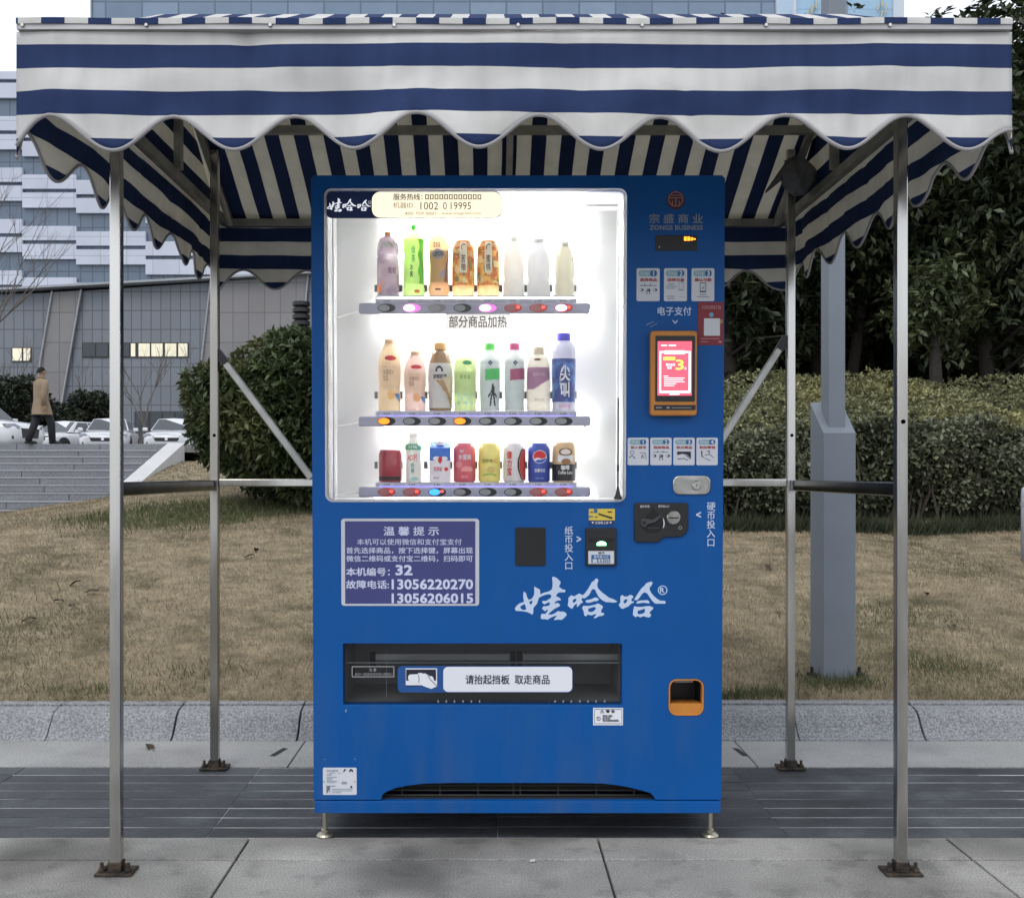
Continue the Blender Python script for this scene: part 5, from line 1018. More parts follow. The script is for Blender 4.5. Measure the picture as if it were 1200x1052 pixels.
TR = [(2.9, 11.9, 4.9, 1.45, 2600, M_TL2, 2, 'dark evergreen tree just right of the vending machine behind the hedge'),
      (4.15, 12.6, 5.4, 1.5, 2700, M_TL1, 3, 'forked dark evergreen tree behind the grey pole'),
      (5.6, 11.6, 5.5, 1.55, 2900, M_TL1, 2, 'tall dark evergreen tree behind the right canopy edge'),
      (6.3, 12.4, 6.3, 1.5, 3000, M_TL2, 1, 'tallest evergreen tree showing its crown above the right canopy corner'),
      (7.9, 12.2, 5.6, 1.6, 2300, M_TL1, 2, 'dark evergreen tree at the right edge of the picture')]
for i, (x, y, H, cr, nc, m, tr_n, lb) in enumerate(TR): tree('evergreen_tree', lb, x, y, float(lawn_h(x, y)) - .05, H, cr, 0, nc, .135, m, 40 + i, GT, .08, tr_n)
for i, (x, y, H, cr, nc, lb) in enumerate([(1.6, 14.6, 5.0, 2.0, 2200, 'far dark tree glimpsed past the right side of the machine'), (4.6, 15.6, 5.6, 2.2, 2300, 'far dark tree filling the gap behind the forked tree'), (7.6, 15.8, 6.2, 2.2, 2300, 'far dark tree behind the tallest evergreen')]):
    tree('evergreen_tree', lb, x, y, 1.6, H, cr, 0, nc, .2, M_TL2, 60 + i, GT, .0, 1)
for i, (x, y, h, r_) in enumerate([(2.0, 13.2, 1.25, 1.3), (4.0, 14.0, 1.35, 1.4), (6.2, 13.9, 1.5, 1.5), (8.4, 13.6, 1.4, 1.5), (10.6, 14, 1.5, 1.6)]):
    bush('evergreen_shrub', ['dark shrub low behind the trees, nearest the vending machine', 'dark shrub low behind the grey pole and forked tree', 'dark shrub filling the gap under the tall evergreens', 'dark shrub under the rightmost evergreen tree', 'dark shrub at the far right edge behind the trees'][i], 'shrub', (x, y, 1.7 + h * .9), r_, .9, h, 2600, 6, .15, .06, M_TL2, M_CORE, 'dark shrubs under the evergreen trees', low=-.8)
# the lighter low branch in front of the trees
tree('young_tree', 'lighter leafy young tree in front of the dark trees, right of the pole', 4.65, 10.9, 1.75, 1.75, .60, 0, 420, .12, M_TL3, 77, None, .25, 1)

# ---------------------------------------------------------------- grey square pole with boxed base, stub post
M_GREYMET = mat('grey_painted_steel', srgb(116, 124, 134), .55, .0, .06, 5, bump=.05, bs=200)
lp = thing('lamp_post', 'grey square lamp post with a boxed slant topped base', 'lamp post', (1.47, 4.49, .125))
X0, X1, Y0, Y1 = 1.402 - 1.47, 1.538 - 1.47, -.09, .09; zf, zb_ = 1.172 - .125, 1.312 - .125
MB().add([(X0, Y0, -.05), (X1, Y0, -.05), (X1, Y1, -.05), (X0, Y1, -.05), (X0, Y0, zf), (X1, Y0, zf), (X1, Y1, zb_), (X0, Y1, zb_)], [(0, 3, 2, 1), (4, 5, 6, 7), (0, 1, 5, 4), (1, 2, 6, 5), (2, 3, 7, 6), (3, 0, 4, 7)]).build('base_box', M_GREYMET, lp, bevel=.003)
MB().box(X0 + .032, Y0 + .03, zf + .02, X1 - .034, Y1 - .045, 4.2).build('shaft', M_GREYMET, lp, bevel=.003)
for x in (X0 - .045, X1 + .02): MB().box(x, -.05, -.02, x + .03, -.01, .03).tube([(x + .015, -.03, .0302), (x + .015, -.03, .055)], .007, 8).build('anchor_bolt', M_BLACKM, lp)
bo = thing('bollard', 'pale grey stub post at the right edge before the hedge', 'bollard', (at(1207, 0, 7).x, 7.0, float(lawn_h(3.6, 7)) - .03))
MB().lathe([(0, 0), (.055, 0), (.055, .48), (.05, .52), (.03, .535), (0, .54)], 20).build('post', mat('pale_grey_post', srgb(165, 168, 182), .6), bo, smooth=True); MB().lathe([(.0555, .40), (.0575, .40), (.0575, .43), (.0555, .43)], 20).build('band', M_GREYTRIM, bo)

# black ribbed lamp head over the bush
rl = thing('garden_light', 'black ribbed garden light rising behind the round bush', 'light', (at(353, 0, 11.5).x, 11.5, .9))
zt = at(0, 352, 11.5).z - .9; zl = at(0, 390, 11.5).z - .9; MB().lathe([(0, 0), (.05, 0), (.045, zl), (0, zl)], 12).build('post', M_BLACK, rl, smooth=True)
pr_ = [(0, zl)]
for k in range(5): z = zl + (zt - zl) * k / 5; s_ = (zt - zl) / 5; pr_ += [(.075, z), (.098, z + .15 * s_), (.098, z + .72 * s_), (.07, z + .85 * s_)]
MB().lathe(pr_ + [(0, zt)], 20).build('louvre', M_BLACK, rl)

# ---------------------------------------------------------------- steps, plaza
M_STEP = mat('step_granite', srgb(122, 124, 130), .85, 0, .08, 2, bump=.2, bs=30, island=.07); speckle(M_STEP, 26, .38, .62, .85, 1.15)
stp = thing('stone_steps', 'wide grey stone steps climbing to the car park', 'steps', (-14, 22, .3)); so = Vector(stp.location); s = MB()
for k in range(10):
    z1 = 1.68 - .15 * k; yf = 24 - .5 * k; x = -26.0
    while x < -7.42:
        w_ = R.choice((1.6, 1.9, 2.2)); xe = min(x + w_, -7.42); s.box(x + .006 - so.x, yf - so.y, z1 - .15 - so.z, xe - .006 - so.x, yf + .52 - so.y, z1 - so.z - .004 * (k % 2)); x = xe
s.build('step', M_STEP, stp, bevel=.006)
ns_ = MB()
for k in range(1, 10): ns_.box(-26 - so.x, 24 - .5 * k + .0 - so.y - .012, 1.68 - .15 * k - so.z - .024, -7.43 - so.x, 24 - .5 * k - so.y - .001, 1.68 - .15 * k - so.z + .004)
ns_.build('nosing', mat('pale_nosing', srgb(155, 155, 160), .8), stp)
ck = MB(); ck.add([(x - so.x, y - so.y, z - so.z) for x, y, z in [(-7.40, 20.5, .1), (-7.02, 20.5, .1), (-7.02, 24.2, .1), (-7.40, 24.2, .1), (-7.40, 20.5, .63), (-7.02, 20.5, .63), (-7.02, 24.2, 1.71), (-7.40, 24.2, 1.71)]], [(0, 3, 2, 1), (4, 5, 6, 7), (0, 1, 5, 4), (1, 2, 6, 5), (2, 3, 7, 6), (3, 0, 4, 7)])
ck.build('cheek_wall', mat('pale_coping', srgb(190, 190, 190), .8, 0, .06, 2), stp)
pz = MB().box(-90, 24.52, 1.5, 60, 160, 1.676).build('plaza', mat('plaza_paving', (.2, .2, .2), .9, 0, .1, .5)); tag(pz, kind='structure')
# ---------------------------------------------------------------- buildings
def pxp(pts, D): return [(at(x, y, D).x, at(x, y, D).z) for x, y in pts]
def panel_mat(name, col, mort, bw, rh, var=.06, rough=.55, bias=0.0, col2=None, ms=.03):
    m = mat(name, col, rough, 0, var, .35); n, l, b = nodes_of(m); tc = n.new('ShaderNodeTexCoord'); mp = n.new('ShaderNodeMapping'); mp.inputs['Rotation'].default_value = (math.radians(-90), 0, 0)
    l.new(tc.outputs['Object'], mp.inputs[0]); bt = n.new('ShaderNodeTexBrick'); bt.offset = 0; bt.inputs['Scale'].default_value = 1; bt.inputs['Brick Width'].default_value = bw; bt.inputs['Row Height'].default_value = rh; bt.inputs['Mortar Size'].default_value = ms
    c2 = col2 or tuple(c * 1.12 for c in col); bt.inputs['Color1'].default_value = (*col, 1); bt.inputs['Color2'].default_value = (*c2, 1); bt.inputs['Mortar'].default_value = (*mort, 1); bt.inputs['Bias'].default_value = bias
    l.new(mp.outputs[0], bt.inputs['Vector']); sc = [k for k in n if k.type == 'VECT_MATH'][0]; l.new(bt.outputs['Color'], sc.inputs[0]); return m
DB = 60.0
sb = thing('stone_building', 'low grey stone clad building with slanted ribs and a few lit windows', 'building', (at(200, 0, DB).x, DB, 1.68))
M_ST1 = panel_mat('blue_grey_stone', srgb(108, 114, 122), srgb(80, 84, 90), .56, 1.08); M_ST2 = panel_mat('brown_grey_stone', srgb(118, 117, 118), srgb(98, 97, 98), .9, 1.7)
fac = [(M_ST1, 0.0, [(-120, 545), (45, 545), (49, 425), (63, 343), (-120, 349)]), (M_ST2, -.15, [(45, 545), (60, 545), (72, 485), (97, 341), (63, 343), (49, 425)]), (M_ST1, 0.0, [(60, 545), (224, 545), (232, 470), (248, 331), (97, 341), (72, 485)]),
       (M_ST2, -.15, [(224, 545), (352, 545), (355, 400), (362, 323), (248, 331), (232, 470)]), (M_ST1, 0.0, [(352, 545), (560, 545), (560, 312), (362, 323), (355, 400)])]
for m, dy, pg in fac: MB().prism(pxp(pg, DB), DB + dy, DB + 9 + dy * .1).build('facade', m, w=sb)
M_ROD = mat('pale_rod', srgb(150, 153, 158), .5, .2)
for pts in ([(63, 342), (49, 425), (45, 500)], [(97, 340), (72, 485), (66, 530)], [(248, 330), (232, 470), (224, 545)], [(362, 322), (355, 400), (352, 545)]):
    MB().tube([at(x, y, DB) + Vector((0, -.25, 0)) for x, y in pts], .055, 6).build('rib', M_ROD, w=sb)
MB().prism(pxp([(-120, 349), (560, 312), (560, 309.5), (-120, 346.5)], DB), DB - .7, DB + 9).build('parapet', mat('parapet_cap', srgb(150, 155, 160), .6), w=sb)
M_LITW = mat('lit_window', (.5, .48, .38), .4, emit=(1, .93, .68), es=.30, var=.12, vs=1.2); M_DKW = mat('dark_glass', (.035, .045, .055), .12, 0, .15, 1); M_WFR = mat('window_frame_dark', (.03, .032, .035), .5)
def window(px0, py0, px1, py1, panes, dy=0.0):
    fr = MB().prism(pxp([(px0, py1), (px1, py1), (px1, py0), (px0, py0)], DB), DB - .06 + dy, DB + .05 + dy).build('window', M_WFR, w=sb)
    for x0, x1, lit in panes:
        mb = MB().prism(pxp([(x0, py1 - 1.2), (x1, py1 - 1.2), (x1, py0 + 1.2), (x0, py0 + 1.2)], DB), DB - .09 + dy, DB - .062 + dy); mb.v = [tuple(Vector(p) - Vector(sb.location)) for p in mb.v]; mb.build('pane', M_LITW if lit else M_DKW, fr)
window(14, 407, 37, 424, [(15.5, 26, 1), (28.3, 36, 1)]); window(96.5, 401.5, 221, 419, [(98, 112, 0), (113.5, 127, 0), (128.5, 152, 0), (154, 159, 1), (163, 176, 1), (178, 191, 1), (194, 207, 1), (209.5, 220, 1)])
window(158, 482, 222, 516, [(160, 175, 0), (176.5, 190, 0), (191.5, 205, 0), (206.5, 221, 0)])
MB().prism(pxp([(180, 320), (204, 322), (204, 334), (180, 335)], DB), DB + 2, DB + 6).build('roof_hut', mat('white_hut', srgb(205, 208, 212), .7), w=sb); MB().prism(pxp([(186, 324.5), (194, 325), (194, 331), (186, 331)], DB), DB + 1.9, DB + 1.995).build('hut_window', M_DKW, w=sb)

DT = 120.0
tb = thing('office_block', 'tall office block with staggered white panels and blue glass bands', 'building', (at(150, 0, DT).x, DT, 1.6))
M_GLS = panel_mat('blue_band_glass', srgb(92, 107, 124), srgb(70, 83, 98), 1.35, 2.5, rough=.25, ms=.07); M_WPN = panel_mat('white_panel', srgb(182, 188, 202), srgb(160, 166, 178), 3.0, 2.2, rough=.5, ms=.05)
MB().prism(pxp([(-200, 470), (480, 470), (480, 85), (-200, 85)], DT), DT, DT + 25).build('glass_wall', M_GLS, w=tb)
bounds = [-200, -70, 28, 91, 172, 250, 340, 480]; stg = [14, -9, 0, 7, 20, 33, 12]
for i in range(len(bounds) - 1):
    mb = MB(); y = 86 + stg[i] * .9 - 60
    while y < 440:
        for a_, h_ in ((0, 16.5), (21, 17.5)):
            y0_, y1_ = max(y + a_, 85.5), y + a_ + h_
            if y1_ > 90: mb.prism(pxp([(bounds[i], y1_), (bounds[i + 1], y1_), (bounds[i + 1], y0_), (bounds[i], y0_)], DT), DT - .45, DT - .003)
        y += 60
    mb.build('cladding', M_WPN, w=tb)
D2 = 170.0
gtw = thing('glass_tower', 'wide blue grey glass tower rising behind the canopy', 'tower', (at(508, 0, D2).x, D2, 0))
M_GL2 = panel_mat('tower_glass', srgb(104, 124, 146), srgb(88, 105, 124), 5.9, 4.3, .05, .2, ms=.16, col2=srgb(122, 142, 164))
MB().prism(pxp([(108, 560), (908, 560), (908, -60), (108, -60)], D2), D2, D2 + 30).build('curtain_wall', M_GL2, w=gtw)
MB().prism(pxp([(106.6, 560), (108, 560), (108, -60), (106.6, -60)], D2), D2 - .3, D2 + 30).build('corner_fin', M_ROD, w=gtw); MB().prism(pxp([(908, 560), (909.4, 560), (909.4, -60), (908, -60)], D2), D2 - .3, D2 + 30).build('corner_fin', M_ROD, w=gtw)
pt_ = thing('pale_tower', 'slim pale blue tower above the right side of the canopy', 'tower', (at(993, 0, D2 + 20).x, D2 + 20, 0)); D3 = D2 + 20
MB().prism(pxp([(930, 560), (1058, 560), (1058, -60), (930, -60)], D3), D3, D3 + 20).build('curtain_wall', panel_mat('pale_tower_glass', srgb(150, 182, 208), srgb(138, 168, 192), 6, 5, .05, .25, ms=.1), w=pt_)
for a_, b_, m in ((929, 932.5, 'w'), (964, 977, 'w'), (977, 992, 'd'), (1046, 1058.6, 'w')):
    MB().prism(pxp([(a_, 560), (b_, 560), (b_, -60), (a_, -60)], D3), D3 - .4, D3 - .003).build('vertical_panel', mat('tower_' + ('fin' if m == 'w' else 'slot'), srgb(196, 206, 216) if m == 'w' else srgb(120, 135, 150), .5), w=pt_)
gd = mat('gold_line', srgb(190, 185, 150), .5)
for x0, y0 in ((947, 14), (953, 8), (1030, 6), (1034, 14)): MB().tube([at(x0 - 3, y0 + 8, D3) + Vector((0, -.5, 0)), at(x0, y0, D3) + Vector((0, -.5, 0)), at(x0 + 2, y0 + 4, D3) + Vector((0, -.5, 0)), at(x0 + 4, y0 - 7, D3) + Vector((0, -.5, 0))], .12, 5).build('gold_motif', gd, w=pt_)

# ---------------------------------------------------------------- shrubs and bare trees by the car park
M_FARL = leafmat('far_shrub_leaf', (.026, .033, .022), (.038, .046, .028))
for (px, ytop, wpx, D_, lb) in ((18, 442, 84, 46, 'dark rounded shrub behind the walking man'), (104, 461, 62, 44, 'dark rounded shrub behind the parked cars, right of the man'), (62, 474, 30, 47, 'small dark shrub between the two bigger rounded shrubs')):
    c_ = at(px, 0, D_); zt_ = at(0, ytop, D_).z; h_ = (zt_ - 1.68) / 2
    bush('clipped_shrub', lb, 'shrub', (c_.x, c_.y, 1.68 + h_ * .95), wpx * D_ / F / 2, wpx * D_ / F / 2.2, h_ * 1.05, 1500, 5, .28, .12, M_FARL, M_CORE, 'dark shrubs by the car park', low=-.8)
M_TWIG = mat('grey_twig', (.11, .098, .088), .9, 0, .2, 4)
def bare_tree(label, x, y, z, H, seed, r0, spread=.5):
    rr = random.Random(seed); t = thing('bare_tree', label, 'tree', (x, y, z), group='leafless young trees by the car park'); tk, br = MB(), MB()
    def grow(mb, p, d, ln, r, lv):
        pts = [p]; q = p; dd = d.copy()
        for s in range(4): dd = (dd + Vector((rr.uniform(-.12, .12), rr.uniform(-.12, .12), .04))).normalized(); q = q + dd * ln / 4; pts.append(q)
        mb.tube(pts, [r * (1 - .16 * i) for i in range(5)], 5 if lv else 7, caps=False)
        if lv < 4:
            for k in range(3 if lv else 4):
                f = rr.uniform(.45, 1); i = min(3, int(f * 4)); b = pts[i].lerp(pts[i + 1], f * 4 - i)
                nd = (dd + Vector((rr.uniform(-1, 1), rr.uniform(-1, 1), rr.uniform(-.1, .6))) * spread * 1.5).normalized(); grow(br, b, nd, ln * rr.uniform(.55, .8), r * .5, lv + 1)
    grow(tk, Vector((0, 0, -.05)), Vector((0, 0, 1)), H * .36, r0, 0); tk.build('trunk', M_TWIG, t, smooth=True); br.build('branches', M_TWIG, t, smooth=True); return t
for px, D_, H, sd, r0, lb in ((165, 46, 7.2, 5, .085, 'bare young tree left of the last parked car, before the stone wall'), (108, 48, 6.2, 9, .07, 'bare young tree behind the middle parked car'), (225, 47, 6.0, 15, .07, 'bare young tree half hidden by the round bush'), (10, 50, 7.5, 21, .09, 'bare young tree by the left shrub and lit window')):
    p = at(px, 0, D_); bare_tree(lb, p.x, p.y, 1.68, H, sd, r0)
p = at(-28, 0, 17); bare_tree('nearest bare tree reaching in from the left edge', p.x - .6, p.y, .2, 8.0, 33, .05, .42)

# ---------------------------------------------------------------- parked cars
M_CARW = mat('white_car_paint', (.60, .61, .64), .22, 0, .02, 2, coat=.6); M_CGL = mat('car_glass', (.045, .055, .065), .06, 0, .1, 2); M_TYRE = mat('tyre_rubber', (.02, .02, .02), .85); M_RIM = mat('alloy_rim', (.45, .46, .48), .35, .8); M_HL = mat('headlight_glass', (.26, .28, .31), .08, .3, .3, 30); M_CHR = mat('chrome', (.7, .7, .72), .15, 1)
def car(label, loc, rz, suv=False, group='white cars parked above the steps'):
    t = thing('parked_car', label, 'car', loc, (0, 0, rz), group); L, Wd = (4.5, .91) if suv else (4.6, .89); hood = .98 if suv else .86; roof = 1.62 if suv else 1.42; belt = 1.02 if suv else .93; zb = .24 if suv else .2
    st = [(-L / 2, .50, .48, .72), (-L / 2 + .06, .70, zb + .1, hood - .16), (-L / 2 + .22, .82, zb, hood - .08), (-L / 2 + .6, Wd, zb, hood - .01), (-1.15, Wd, zb, hood + .05), (-.85, Wd, zb, belt), (0, Wd + .01, zb, belt + .01), (1.2, Wd, zb, belt + .03), (1.75, Wd, zb, belt + .04), (2.1, .80, zb + .05, belt + .02), (L / 2, .62, zb + .18, belt - .12)]
    mb = MB(); rings = []
    for y, w, z0, z1 in st: h = z1 - z0; half = [(0, z0), (w * .90, z0), (w * .985, z0 + h * .18), (w, z0 + h * .5), (w * .985, z0 + h * .78), (w * .93, z0 + h * .93), (w * .72, z1), (0, z1 + .025)]; rings.append([(x, y, z) for x, z in half] + [(-x, y, z) for x, z in half[-2:0:-1]])
    n_ = len(rings[0]); mb.v = [p for r_ in rings for p in r_]
    for i in range(len(rings) - 1): mb.f += [(i * n_ + k, i * n_ + (k + 1) % n_, (i + 1) * n_ + (k + 1) % n_, (i + 1) * n_ + k) for k in range(n_)]
    mb.f += [tuple(range(n_))[::-1], tuple((len(rings) - 1) * n_ + k for k in range(n_))]
    body = mb.build('body', M_CARW, t, smooth=True)
    # cabin: roof, pillars, glass
    a, b, c, d = (-1.0, -.28, 1.05, 1.85) if not suv else (-1.0, -.35, 1.5, 2.0); wb, wr = Wd * .86, Wd * .64
    cb = MB(); cv = [(-wb, a, belt), (wb, a, belt), (wb, d, belt + .03), (-wb, d, belt + .03), (-wr, b, roof - .02), (wr, b, roof - .02), (wr, c, roof), (-wr, c, roof), (0, b, roof + .015), (0, c, roof + .03)]
    cb.add(cv, [(0, 1, 5, 8, 4), (1, 2, 6, 5), (2, 3, 7, 9, 6), (3, 0, 4, 7), (4, 8, 9, 7), (8, 5, 6, 9), (0, 3, 2, 1)]); cb.build('cabin', M_CARW, t, bevel=.03)
    V_ = lambda i: Vector(cv[i])
    def quad(p, q, r_, s_, u0, u1, v0, v1, off):
        f = lambda u, v: p.lerp(q, u).lerp(s_.lerp(r_, u), v); nn_ = (q - p).cross(s_ - p).normalized() * off; pts = [f(u0, v0), f(u1, v0), f(u1, v1), f(u0, v1)]
        return MB().add([x + nn_ for x in pts] + [x + nn_ * .2 for x in pts], [(0, 1, 2, 3), (7, 6, 5, 4), (0, 4, 5, 1), (1, 5, 6, 2), (2, 6, 7, 3), (3, 7, 4, 0)])
    quad(V_(0), V_(1), V_(5), V_(4), .03, .97, .04, .95, .012).build('windscreen', M_CGL, t); quad(V_(2), V_(3), V_(7), V_(6), .08, .92, .12, .9, .012).build('rear_window', M_CGL, t)
    for i, j, k, l_ in ((1, 2, 6, 5), (3, 0, 4, 7)):
        for u0, u1 in ((.10, .48), (.52, .88)) if i == 1 else ((.12, .48), (.52, .90)): quad(V_(i), V_(j), V_(k), V_(l_), u0, u1, .12, .90, .010).build('side_window', M_CGL, t)
    yf = -L / 2
    for s in (-1, 1):
        MB().add([(s * .84, yf + .19, hood - .20), (s * .50, yf + .0, hood - .27), (s * .44, yf - .01, hood - .17), (s * .60, yf + .06, hood - .09), (s * .84, yf + .24, hood - .09), (s * .80, yf + .34, hood - .2), (s * .5, yf + .2, hood - .27), (s * .46, yf + .2, hood - .19), (s * .6, yf + .25, hood - .12), (s * .8, yf + .4, hood - .11)],
                 [(0, 1, 2, 3, 4) if s > 0 else (4, 3, 2, 1, 0), (5, 9, 8, 7, 6), (0, 5, 6, 1), (1, 6, 7, 2), (2, 7, 8, 3), (3, 8, 9, 4), (4, 9, 5, 0)]).build('headlight', M_HL, t)
        MB().box(s * (Wd + .10) - .09, -.78, belt - .01, s * (Wd + .10) + .09, -.66, belt + .12).build('wing_mirror', M_CARW, t, bevel=.03)
        MB().box(s * .62 - .09, yf + .05, zb + .17, s * .62 + .09, yf + .12, zb + .27).build('fog_lamp', M_BLACK, t, bevel=.01)
        for y in (-1.38, 1.36):
            wh = MB().lathe([(.20, -.095), (.30, -.10), (.325, -.07), (.325, .07), (.30, .10), (.20, .095)], 24, (s * (Wd - .09), y, .325), 'X').build('wheel', M_TYRE, t, smooth=True)
            rm = MB().lathe([(0, .05), (.05, .06), (.19, .05), (.215, .08)], 20, (s * (Wd - .09), y, .325), 'X'); 
            if s < 0: rm.v = [(2 * s * (Wd - .09) - x, y_, z_) for x, y_, z_ in rm.v]
            rm.build('rim', M_RIM, wh, smooth=True)
            MB().lathe([(.33, .0), (.41, .0), (.41, .014), (.33, .014)], 24, (s * (Wd - .012), y, .33), 'X').build('wheel_arch', M_BLACK, t)
    gh, gw = (.30, .40) if suv else (.13, .46); gz = hood - (.38 if suv else .30)
    gl = shape('grille', [[(-gw, gz + gh / 2), (-gw * .85, gz - gh / 2), (gw * .85, gz - gh / 2), (gw, gz + gh / 2)]], yf - .012, .05, M_BLACK, t, bevel=.01)
    shape('grille_bar', [rrect(-gw * .95, gz + gh * .5, gw * .95, gz + gh * .62, .005)], yf - .02, .01, M_CHR, gl); shape('badge', [ell(0, gz + gh * .15, .055)], yf - .03, .01, M_CHR, gl)
    if not suv: shape('number_plate', [rrect(-.22, zb + .01, .22, zb + .14, .01)], yf - .008, .05, mat('plate_blue', (.03, .08, .3), .5), t)
    shape('air_intake', [rrect(-.45, zb + .16, .45, zb + .24, .03)], yf + .04, .04, M_BLACK, t)
    return t
def carpos(px, D_): p = at(px, 0, D_); return (p.x, p.y + 2.2, 1.676)
car('white car beside the round bush, front towards the steps', carpos(184, 38), math.radians(9)); car('white car in the middle of the row with a rounded dark grille', carpos(104, 38), math.radians(13)); car('white car partly behind the walking man', carpos(53, 40), math.radians(-16))
car('white sport utility car nosing in at the left edge of the picture', (at(33, 0, 33).x - 2.2, 34.0, 1.676), math.radians(72), True)
for k, (x0, x1) in enumerate(((107.5, 110.5), (114, 118.5))):
    p0, p1 = at(x0, 493, 46), at(x1, 487, 46); s_ = thing('marker_post', ('narrow' if not k else 'wider') + ' white marker post behind the middle car', 'post', ((p0.x + p1.x) / 2, 46, 1.676), group='white marker posts')
    MB().box(-(p1.x - p0.x) / 2, -.05, 0, (p1.x - p0.x) / 2, .05, p1.z - 1.676).build('post', M_CARW, s_, bevel=.02); MB().box(-(p1.x - p0.x) / 2 - .003, -.053, p1.z - 1.676 - .2, (p1.x - p0.x) / 2 + .003, .053, p1.z - 1.676 - .15).build('stripe', M_GREYTRIM, s_)

# ---------------------------------------------------------------- the walking man
M_SKIN = mat('skin', (.36, .21, .15), .55, var=.05, vs=20); M_COAT = mat('camel_coat', (.25, .185, .125), .9, var=.1, vs=12, bump=.2, bs=90); M_TROU = mat('dark_trousers', (.018, .02, .024), .85, var=.15); M_SHOE = mat('black_shoe', (.012, .012, .012), .4); M_HAIR = mat('black_hair', (.010, .009, .009), .95, var=.3, vs=60)
man = thing('person', 'man in a camel coat and dark trousers walking along the top of the steps', 'person', at(48, 0, 24.05) * 1.0, (0, 0, math.radians(-40))); man.location.z = 1.68
def skin(name, joints, edges, m, parent, lv=1):
    me = bpy.data.meshes.new(name); me.from_pydata([j[0] for j in joints], edges, []); o = link_mesh(me, name, m, parent); md = o.modifiers.new('skin', 'SKIN'); md.use_smooth_shade = True
    for i, j in enumerate(joints): r_ = j[1]; o.data.skin_vertices[0].data[i].radius = r_ if isinstance(r_, tuple) else (r_, r_)
    o.data.skin_vertices[0].data[0].use_root = True; s_ = o.modifiers.new('sub', 'SUBSURF'); s_.levels = lv; s_.render_levels = lv; return o
# local frame: forward = +Y, right = +X
LF, RF = (-.10, -.30), (.10, .30)     # trailing left foot, leading right foot
J = [((0, 0, .93), (.15, .11)), ((0, .01, 1.15), (.14, .10)), ((0, 0, 1.38), (.17, .11)), ((0, .0, 1.48), (.06, .06)), ((0, .02, 1.54), .052), ((0, .035, 1.62), (.072, .088)), ((0, .03, 1.70), (.070, .085)),
     ((-.10, -.02, .86), .085), ((-.10, -.08, .50), .058), ((-.10, -.25, .11), .04), ((-.10, -.14, .04), .03), ((.10, .03, .86), .085), ((.10, .19, .49), .058), ((.10, .22, .09), .04), ((.10, .33, .04), .03),
     ((-.20, 0, 1.40), .06), ((-.25, .06, 1.14), .045), ((-.22, .20, .95), .034), ((.20, 0, 1.40), .06), ((.26, -.08, 1.13), .045), ((.26, -.06, .90), .032), ((.26, -.05, .83), (.024, .038))]
E_ = [(0, 1), (1, 2), (2, 3), (3, 4), (4, 5), (5, 6), (0, 7), (7, 8), (8, 9), (9, 10), (0, 11), (11, 12), (12, 13), (13, 14), (2, 15), (15, 16), (16, 17), (2, 18), (18, 19), (19, 20), (20, 21)]
for hx, base, dirs in ((.26, 21, (-.05, .83)), (-.22, 17, (.24, .90))):
    for q in range(4): k = len(J); J += [((hx + (.004 if hx > 0 else -.004), dirs[0] - .025 + .018 * q, dirs[1] - .045), .0095), ((hx - .008 * (1 if hx > 0 else -1), dirs[0] - .022 + .018 * q, dirs[1] - .088 + .008 * abs(q - 1.5)), .0085)]; E_ += [(base, k), (k, k + 1)]
    k = len(J); J += [((hx - .01, dirs[0] + .045, dirs[1] - .03), .010), ((hx - .015, dirs[0] + .055, dirs[1] - .065), .009)]; E_ += [(base, k), (k, k + 1)]
bd = skin('body', J, E_, M_SKIN, man, 2)
# face details
MB().lathe([(0, 0), (.016, .004), (.010, .024), (0, .032)], 8, (0, .108, 1.625), 'Z').build('nose', M_SKIN, bd, smooth=True)
for s in (-1, 1):
    MB().lathe([(0, .0), (.011, .004), (0, .010)], 8, (s * .03, .118, 1.665), 'Y').build('eye', M_HAIR, bd); MB().lathe([(0, -.008), (.028, -.004), (.03, .004), (0, .008)], 10, (s * .082, .03, 1.645), 'X').build('ear', M_SKIN, bd, smooth=True)
MB().box(-.024, .112, 1.594, .024, .122, 1.601).build('mouth', mat('lip', (.22, .09, .08), .5), bd)
MB().grid(lambda u, v: (.086 * math.cos(6.283 * u) * math.sin(math.pi * .48 * v) , .004 + .098 * math.sin(6.283 * u) * math.sin(math.pi * .48 * v) - .006, 1.668 + .10 * math.cos(math.pi * .48 * v) - (.06 * max(0, -math.sin(6.283 * u)) * v)), 20, 10).build('hair', M_HAIR, man, smooth=True, solid=.01)
# coat: lofted rings from collar to hem, sleeves
cr = [(1.50, .075, .075, .0), (1.46, .13, .09, 0), (1.42, .205, .115, 0), (1.36, .225, .135, 0), (1.20, .215, .14, 0), (1.02, .205, .14, .0), (.90, .225, .165, .01), (.76, .25, .20, .02), (.66, .262, .225, .02)]
ct = MB().grid(lambda u, v: (lambda i, f: (lambda a, b: ((a[1] + (b[1] - a[1]) * f) * math.cos(6.2832 * u) * (1 + .02 * math.sin(5 * 6.28 * u + 6 * v) * v), (a[2] + (b[2] - a[2]) * f) * math.sin(6.2832 * u) + a[3] + (b[3] - a[3]) * f, a[0] + (b[0] - a[0]) * f))(cr[i], cr[i + 1]))(min(int(v * 8), 7), v * 8 - min(int(v * 8), 7)), 36, 32).build('coat', M_COAT, man, smooth=True, solid=.012)
MB().tube([(.19, 0, 1.42), (.235, -.02, 1.36), (.268, -.075, 1.13), (.265, -.065, .885)], [.078, .074, .062, .056], 12).build('sleeve', M_COAT, ct, smooth=True); MB().tube([(-.19, 0, 1.42), (-.235, .02, 1.36), (-.262, .06, 1.14), (-.225, .20, .96)], [.078, .074, .062, .056], 12).build('sleeve', M_COAT, ct, smooth=True)
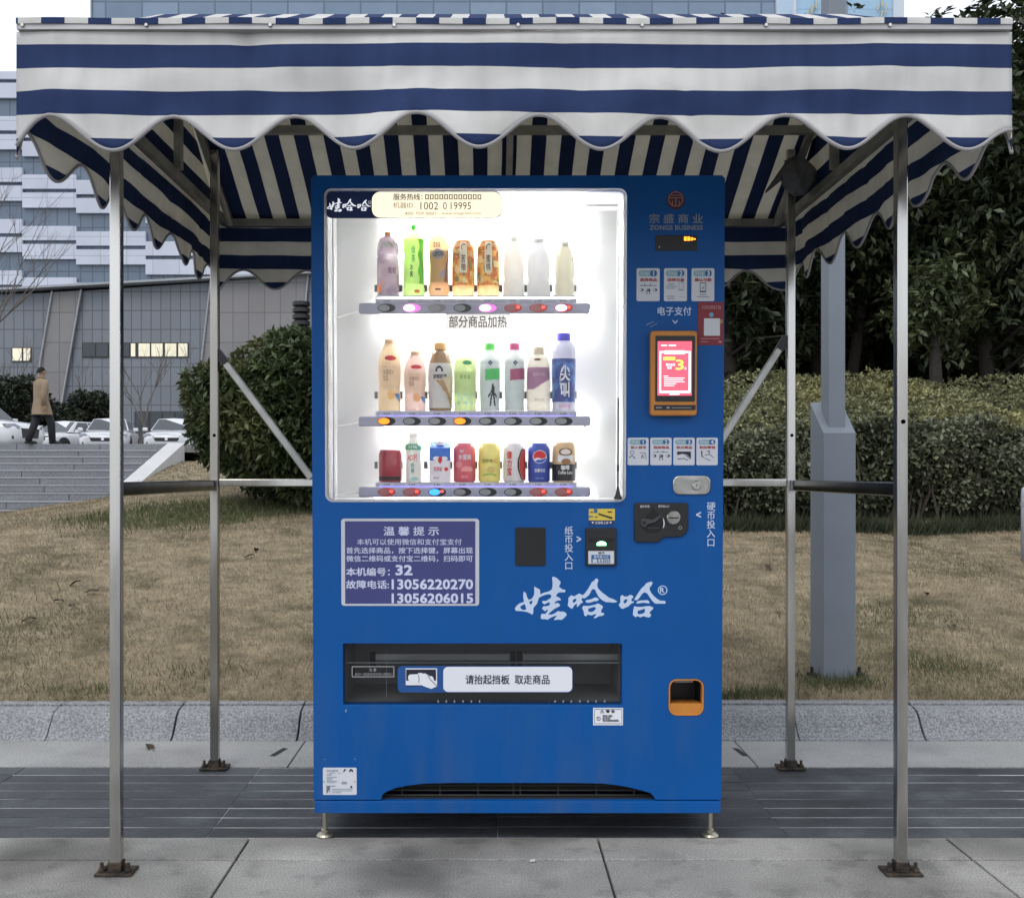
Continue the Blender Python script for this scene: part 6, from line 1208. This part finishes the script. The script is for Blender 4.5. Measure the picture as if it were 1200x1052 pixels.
MB().tube([(.075 * math.cos(a), .075 * math.sin(a) + .01, 1.515 + .02 * math.sin(-a)) for a in [6.283 * k / 24 for k in range(25)]], .022, 8).build('collar', M_COAT, ct, smooth=True)
MB().box(-.0035, -.243, .67, .0035, -.222, .95).build('back_vent', M_TROU, ct)
for pp_ in ([(-.10, -.02, .90), (-.10, -.08, .50), (-.10, -.25, .075)], [(.10, .03, .90), (.10, .19, .49), (.10, .222, .06)]): MB().tube(pp_, [.115, .09, .076], 14).build('trouser_leg', M_TROU, man, smooth=True)
for s, y, r_ in ((-1, -.25, -.35), (1, .22, .08)):
    MB().grid(lambda u, v: (s * .10 + .048 * math.cos(6.283 * u) * math.sin(math.pi * v) ** .6, y + .06 - .145 * math.cos(math.pi * v), max(.003, .045 + .05 * math.sin(6.283 * u) * math.sin(math.pi * v) ** .5 - .02 * (1 - math.cos(math.pi * v)) * .5)), 16, 12).build('shoe', M_SHOE, man, smooth=True)
# dead leaves scattered on the turf and pale gutter
M_DEAD = mat('dead_leaf', (.055, .036, .022), .85, 0, .3, 30)
for i, (px, py, D_) in enumerate(((69, 708, 0), (84, 714, 0), (108, 697, 0), (88, 688, 0), (34, 731, 0), (292, 655, 0), (300, 648, 0), (1118, 738, 0), (1085, 700, 0), (900, 668, 0), (175, 877, 3.75))):
    if D_: p = at(px, py, 3.83); p = Vector(((px - CX) * 3.82 / F, 3.82, .002))
    else:
        y = 4.3
        while y < 10 and CY - F * (float(lawn_h((px - CX) * y / F, y)) - CZ) / y > py: y += .02
        p = Vector(((px - CX) * y / F, y, float(lawn_h((px - CX) * y / F, y)) + .018))
    lf = thing('dead_leaf', 'small dark dead leaf lying on the dry lawn' if not D_ else 'small dark dead leaf lying in the pale gutter', 'leaf', p, (R.uniform(-.3, .3), R.uniform(-.3, .3), R.uniform(0, 6)), 'dead leaves on the ground' if not D_ else None)
    MB().grid(lambda u, v: (.034 * (u - .5) * 2, .016 * (v - .5) * 2 * math.sin(math.pi * (u * .96 + .02)), .012 * abs(v - .5) + .006 * math.sin(5 * u)), 8, 4).build('blade', M_DEAD, lf, solid=.001); MB().tube([(.033, 0, .004), (.05, .004, .008)], .0012, 5).build('stalk', M_DEAD, lf)
# a scrap of litter on the slabs
lt = at(624, 1009.5, 2.706); tag(MB().add([(lt.x - .008, lt.y - .006, .003), (lt.x + .006, lt.y - .007, .004), (lt.x + .008, lt.y + .005, .006), (lt.x - .005, lt.y + .006, .004)], [(0, 1, 2, 3)]).build('paper_scrap', M_CASE, solid=.0006), 'small white paper scrap on the pavement before the machine', 'litter')
